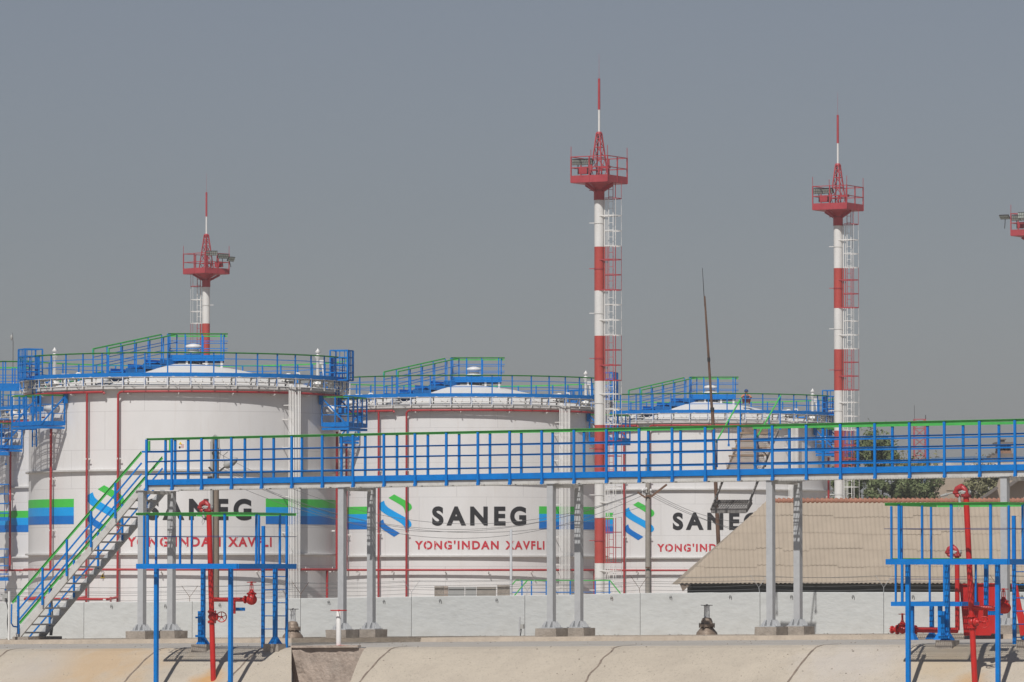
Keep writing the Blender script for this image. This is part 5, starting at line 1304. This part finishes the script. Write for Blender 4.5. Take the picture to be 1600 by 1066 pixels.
# distant flat roofs on the skyline
def far_slab(name, pts, Y, mt, lb, cat, dep=6, group=None, base=None):
    sc = Y/F; o = P(pts[0][0], pts[0][1], Y); poly = [((x-pts[0][0])*sc, -(y-pts[0][1])*sc) for x, y in pts]
    mb = MB(); mb.prism(poly, o, Vector((1,0,0)), Zv, -dep); return lone(name, mb, mt, (o.x, Y, -1.85), lb, cat, group)
far_slab('warehouse', [(1446, 800), (1446, 716), (1520, 713), (1700, 713), (1700, 800)], 520, M['farblue'], 'very distant long bluish roof along the skyline at the right', 'warehouse', 10)
far_slab('warehouse', [(1560, 800), (1560, 722), (1585, 719), (1700, 719), (1700, 800)], 500, M['farroof'], 'distant grey-brown roof in front of the bluish skyline roof at the right edge', 'warehouse', 6)
far_slab('warehouse', [(1455, 800), (1455, 725), (1475, 723), (1530, 724), (1600, 722), (1660, 724), (1660, 800)], 480, M['farwhite'], 'distant pale broken roof line just above the walkway toe board', 'warehouse', 3)
wt_ = root('watch_hut', P(1568, 715, 330), 'distant hut with a flat overhanging roof and dark openings on a brick base', 'hut'); YW = 330.0; sc = YW/F
cx = P(1568, 700, YW).x
def bxp(mb, x0, x1, y0, y1, dep=2.2, dy=0):
    a, b = P(x0, y0, YW), P(x1, y1, YW); mb.box(((a.x+b.x)/2, YW+dy, (a.z+b.z)/2), (abs(b.x-a.x), dep, abs(a.z-b.z)))
mb = MB(); bxp(mb, 1554, 1582, 691.5, 695.5, 3); bxp(mb, 1564, 1569, 686, 692, .8); bxp(mb, 1562, 1571, 686, 688, 1.0); obj('roof', mb, M['farroof'], wt_, world=True)
mb = MB(); bxp(mb, 1557.5, 1578, 705, 714, 2.4); mb2 = MB()
obj('wall', mb, M['brick'], wt_, world=True)
mb = MB()
for x in (1557.5, 1563, 1569.5, 1575.5): bxp(mb, x, x+2, 695, 706, 1.8)
bxp(mb, 1564, 1573, 697, 703, 1.2); obj('pillar', mb, M['farroof'], wt_, world=True)
mb = MB(); bxp(mb, 1545, 1583, 712, 716.5, 3.2); bxp(mb, 1551, 1581, 709.5, 713, 2.9); obj('base', mb, M['farroof'], wt_, world=True)
# lattice mast far away
lt = root('lattice_mast', P(1437, 735, 620), 'small distant red and white lattice mast above the bushes', 'mast'); YM = 620.0
mb = MB(); x0, x1 = P(1429, 700, YM).x, P(1446.5, 700, YM).x; wdt = x1-x0; zb_, zt_ = P(1437, 740, YM).z, P(1437, 655, YM).z
crn = [(x0, YM), (x1, YM), (x1, YM+wdt), (x0, YM+wdt)]
for (x, y) in crn: mb.beam((x, y, zb_), (x, y, zt_), .11, .11, Vector((0,1,0)))
nz = 6
for k in range(nz):
    za, zc_ = zb_+(zt_-zb_)*k/nz, zb_+(zt_-zb_)*(k+1)/nz
    for i in range(4):
        p, q = crn[i], crn[(i+1) % 4]; mb.beam((*p, za), (*q, zc_), .05, .05); mb.beam((*q, za), (*p, zc_), .05, .05); mb.beam((*p, zc_), (*q, zc_), .06, .06)
obj('lattice', mb, M['plat_red'], lt, world=True)
mb = MB(); mb.tube([(x0, YM, zt_), (x0, YM, P(1427, 633, YM).z)], .025, 5); mb.tube([(x1, YM, zt_), (x1, YM, zt_+.5)], .05, 5); obj('antenna', mb, M['dark'], lt, world=True)
# thin mast with a weather instrument at the far left
b = P(19, 620, 255); mb = MB(); rt = root('weather_mast', (b.x, b.y, -1.85), 'hair-thin mast with a small instrument above the tank railings at the far left', 'mast')
mb.tube([(b.x, b.y, -1.85), P(20.5, 535, 255), P(19.5, 520, 255)], [.03, .022, .012], 6); obj('pole', mb, M['wire'], rt, world=True)
mb = MB(); mb.lathe([(0, -.18), (.06, -.08), (.06, .06), (0, .14)], P(18, 527, 255), Zv, 8); mb.beam(P(17, 530, 255), P(20.5, 530, 255), .02, .03); obj('instrument', mb, M['lampgrey'], rt, world=True)

# ------------------------------------------------------------------ haze: one even box of thin dusty air
hz = MB(); hz.box((0, 450, 10), (3200, 3200, 34)); hm = bpy.data.materials.new('haze'); hm.use_nodes = True; t = hm.node_tree; t.nodes.clear()
vo = t.nodes.new('ShaderNodeVolumePrincipled'); vo.inputs['Color'].default_value = (.80, .82, .86, 1); vo.inputs['Density'].default_value = .00035; vo.inputs['Anisotropy'].default_value = 0
t.links.new(vo.outputs[0], t.nodes.new('ShaderNodeOutputMaterial').inputs['Volume'])
ho = obj('haze', hz, hm); ho['kind'] = 'stuff'
SC.cycles.volume_bounces = 0; SC.cycles.volume_max_steps = 16
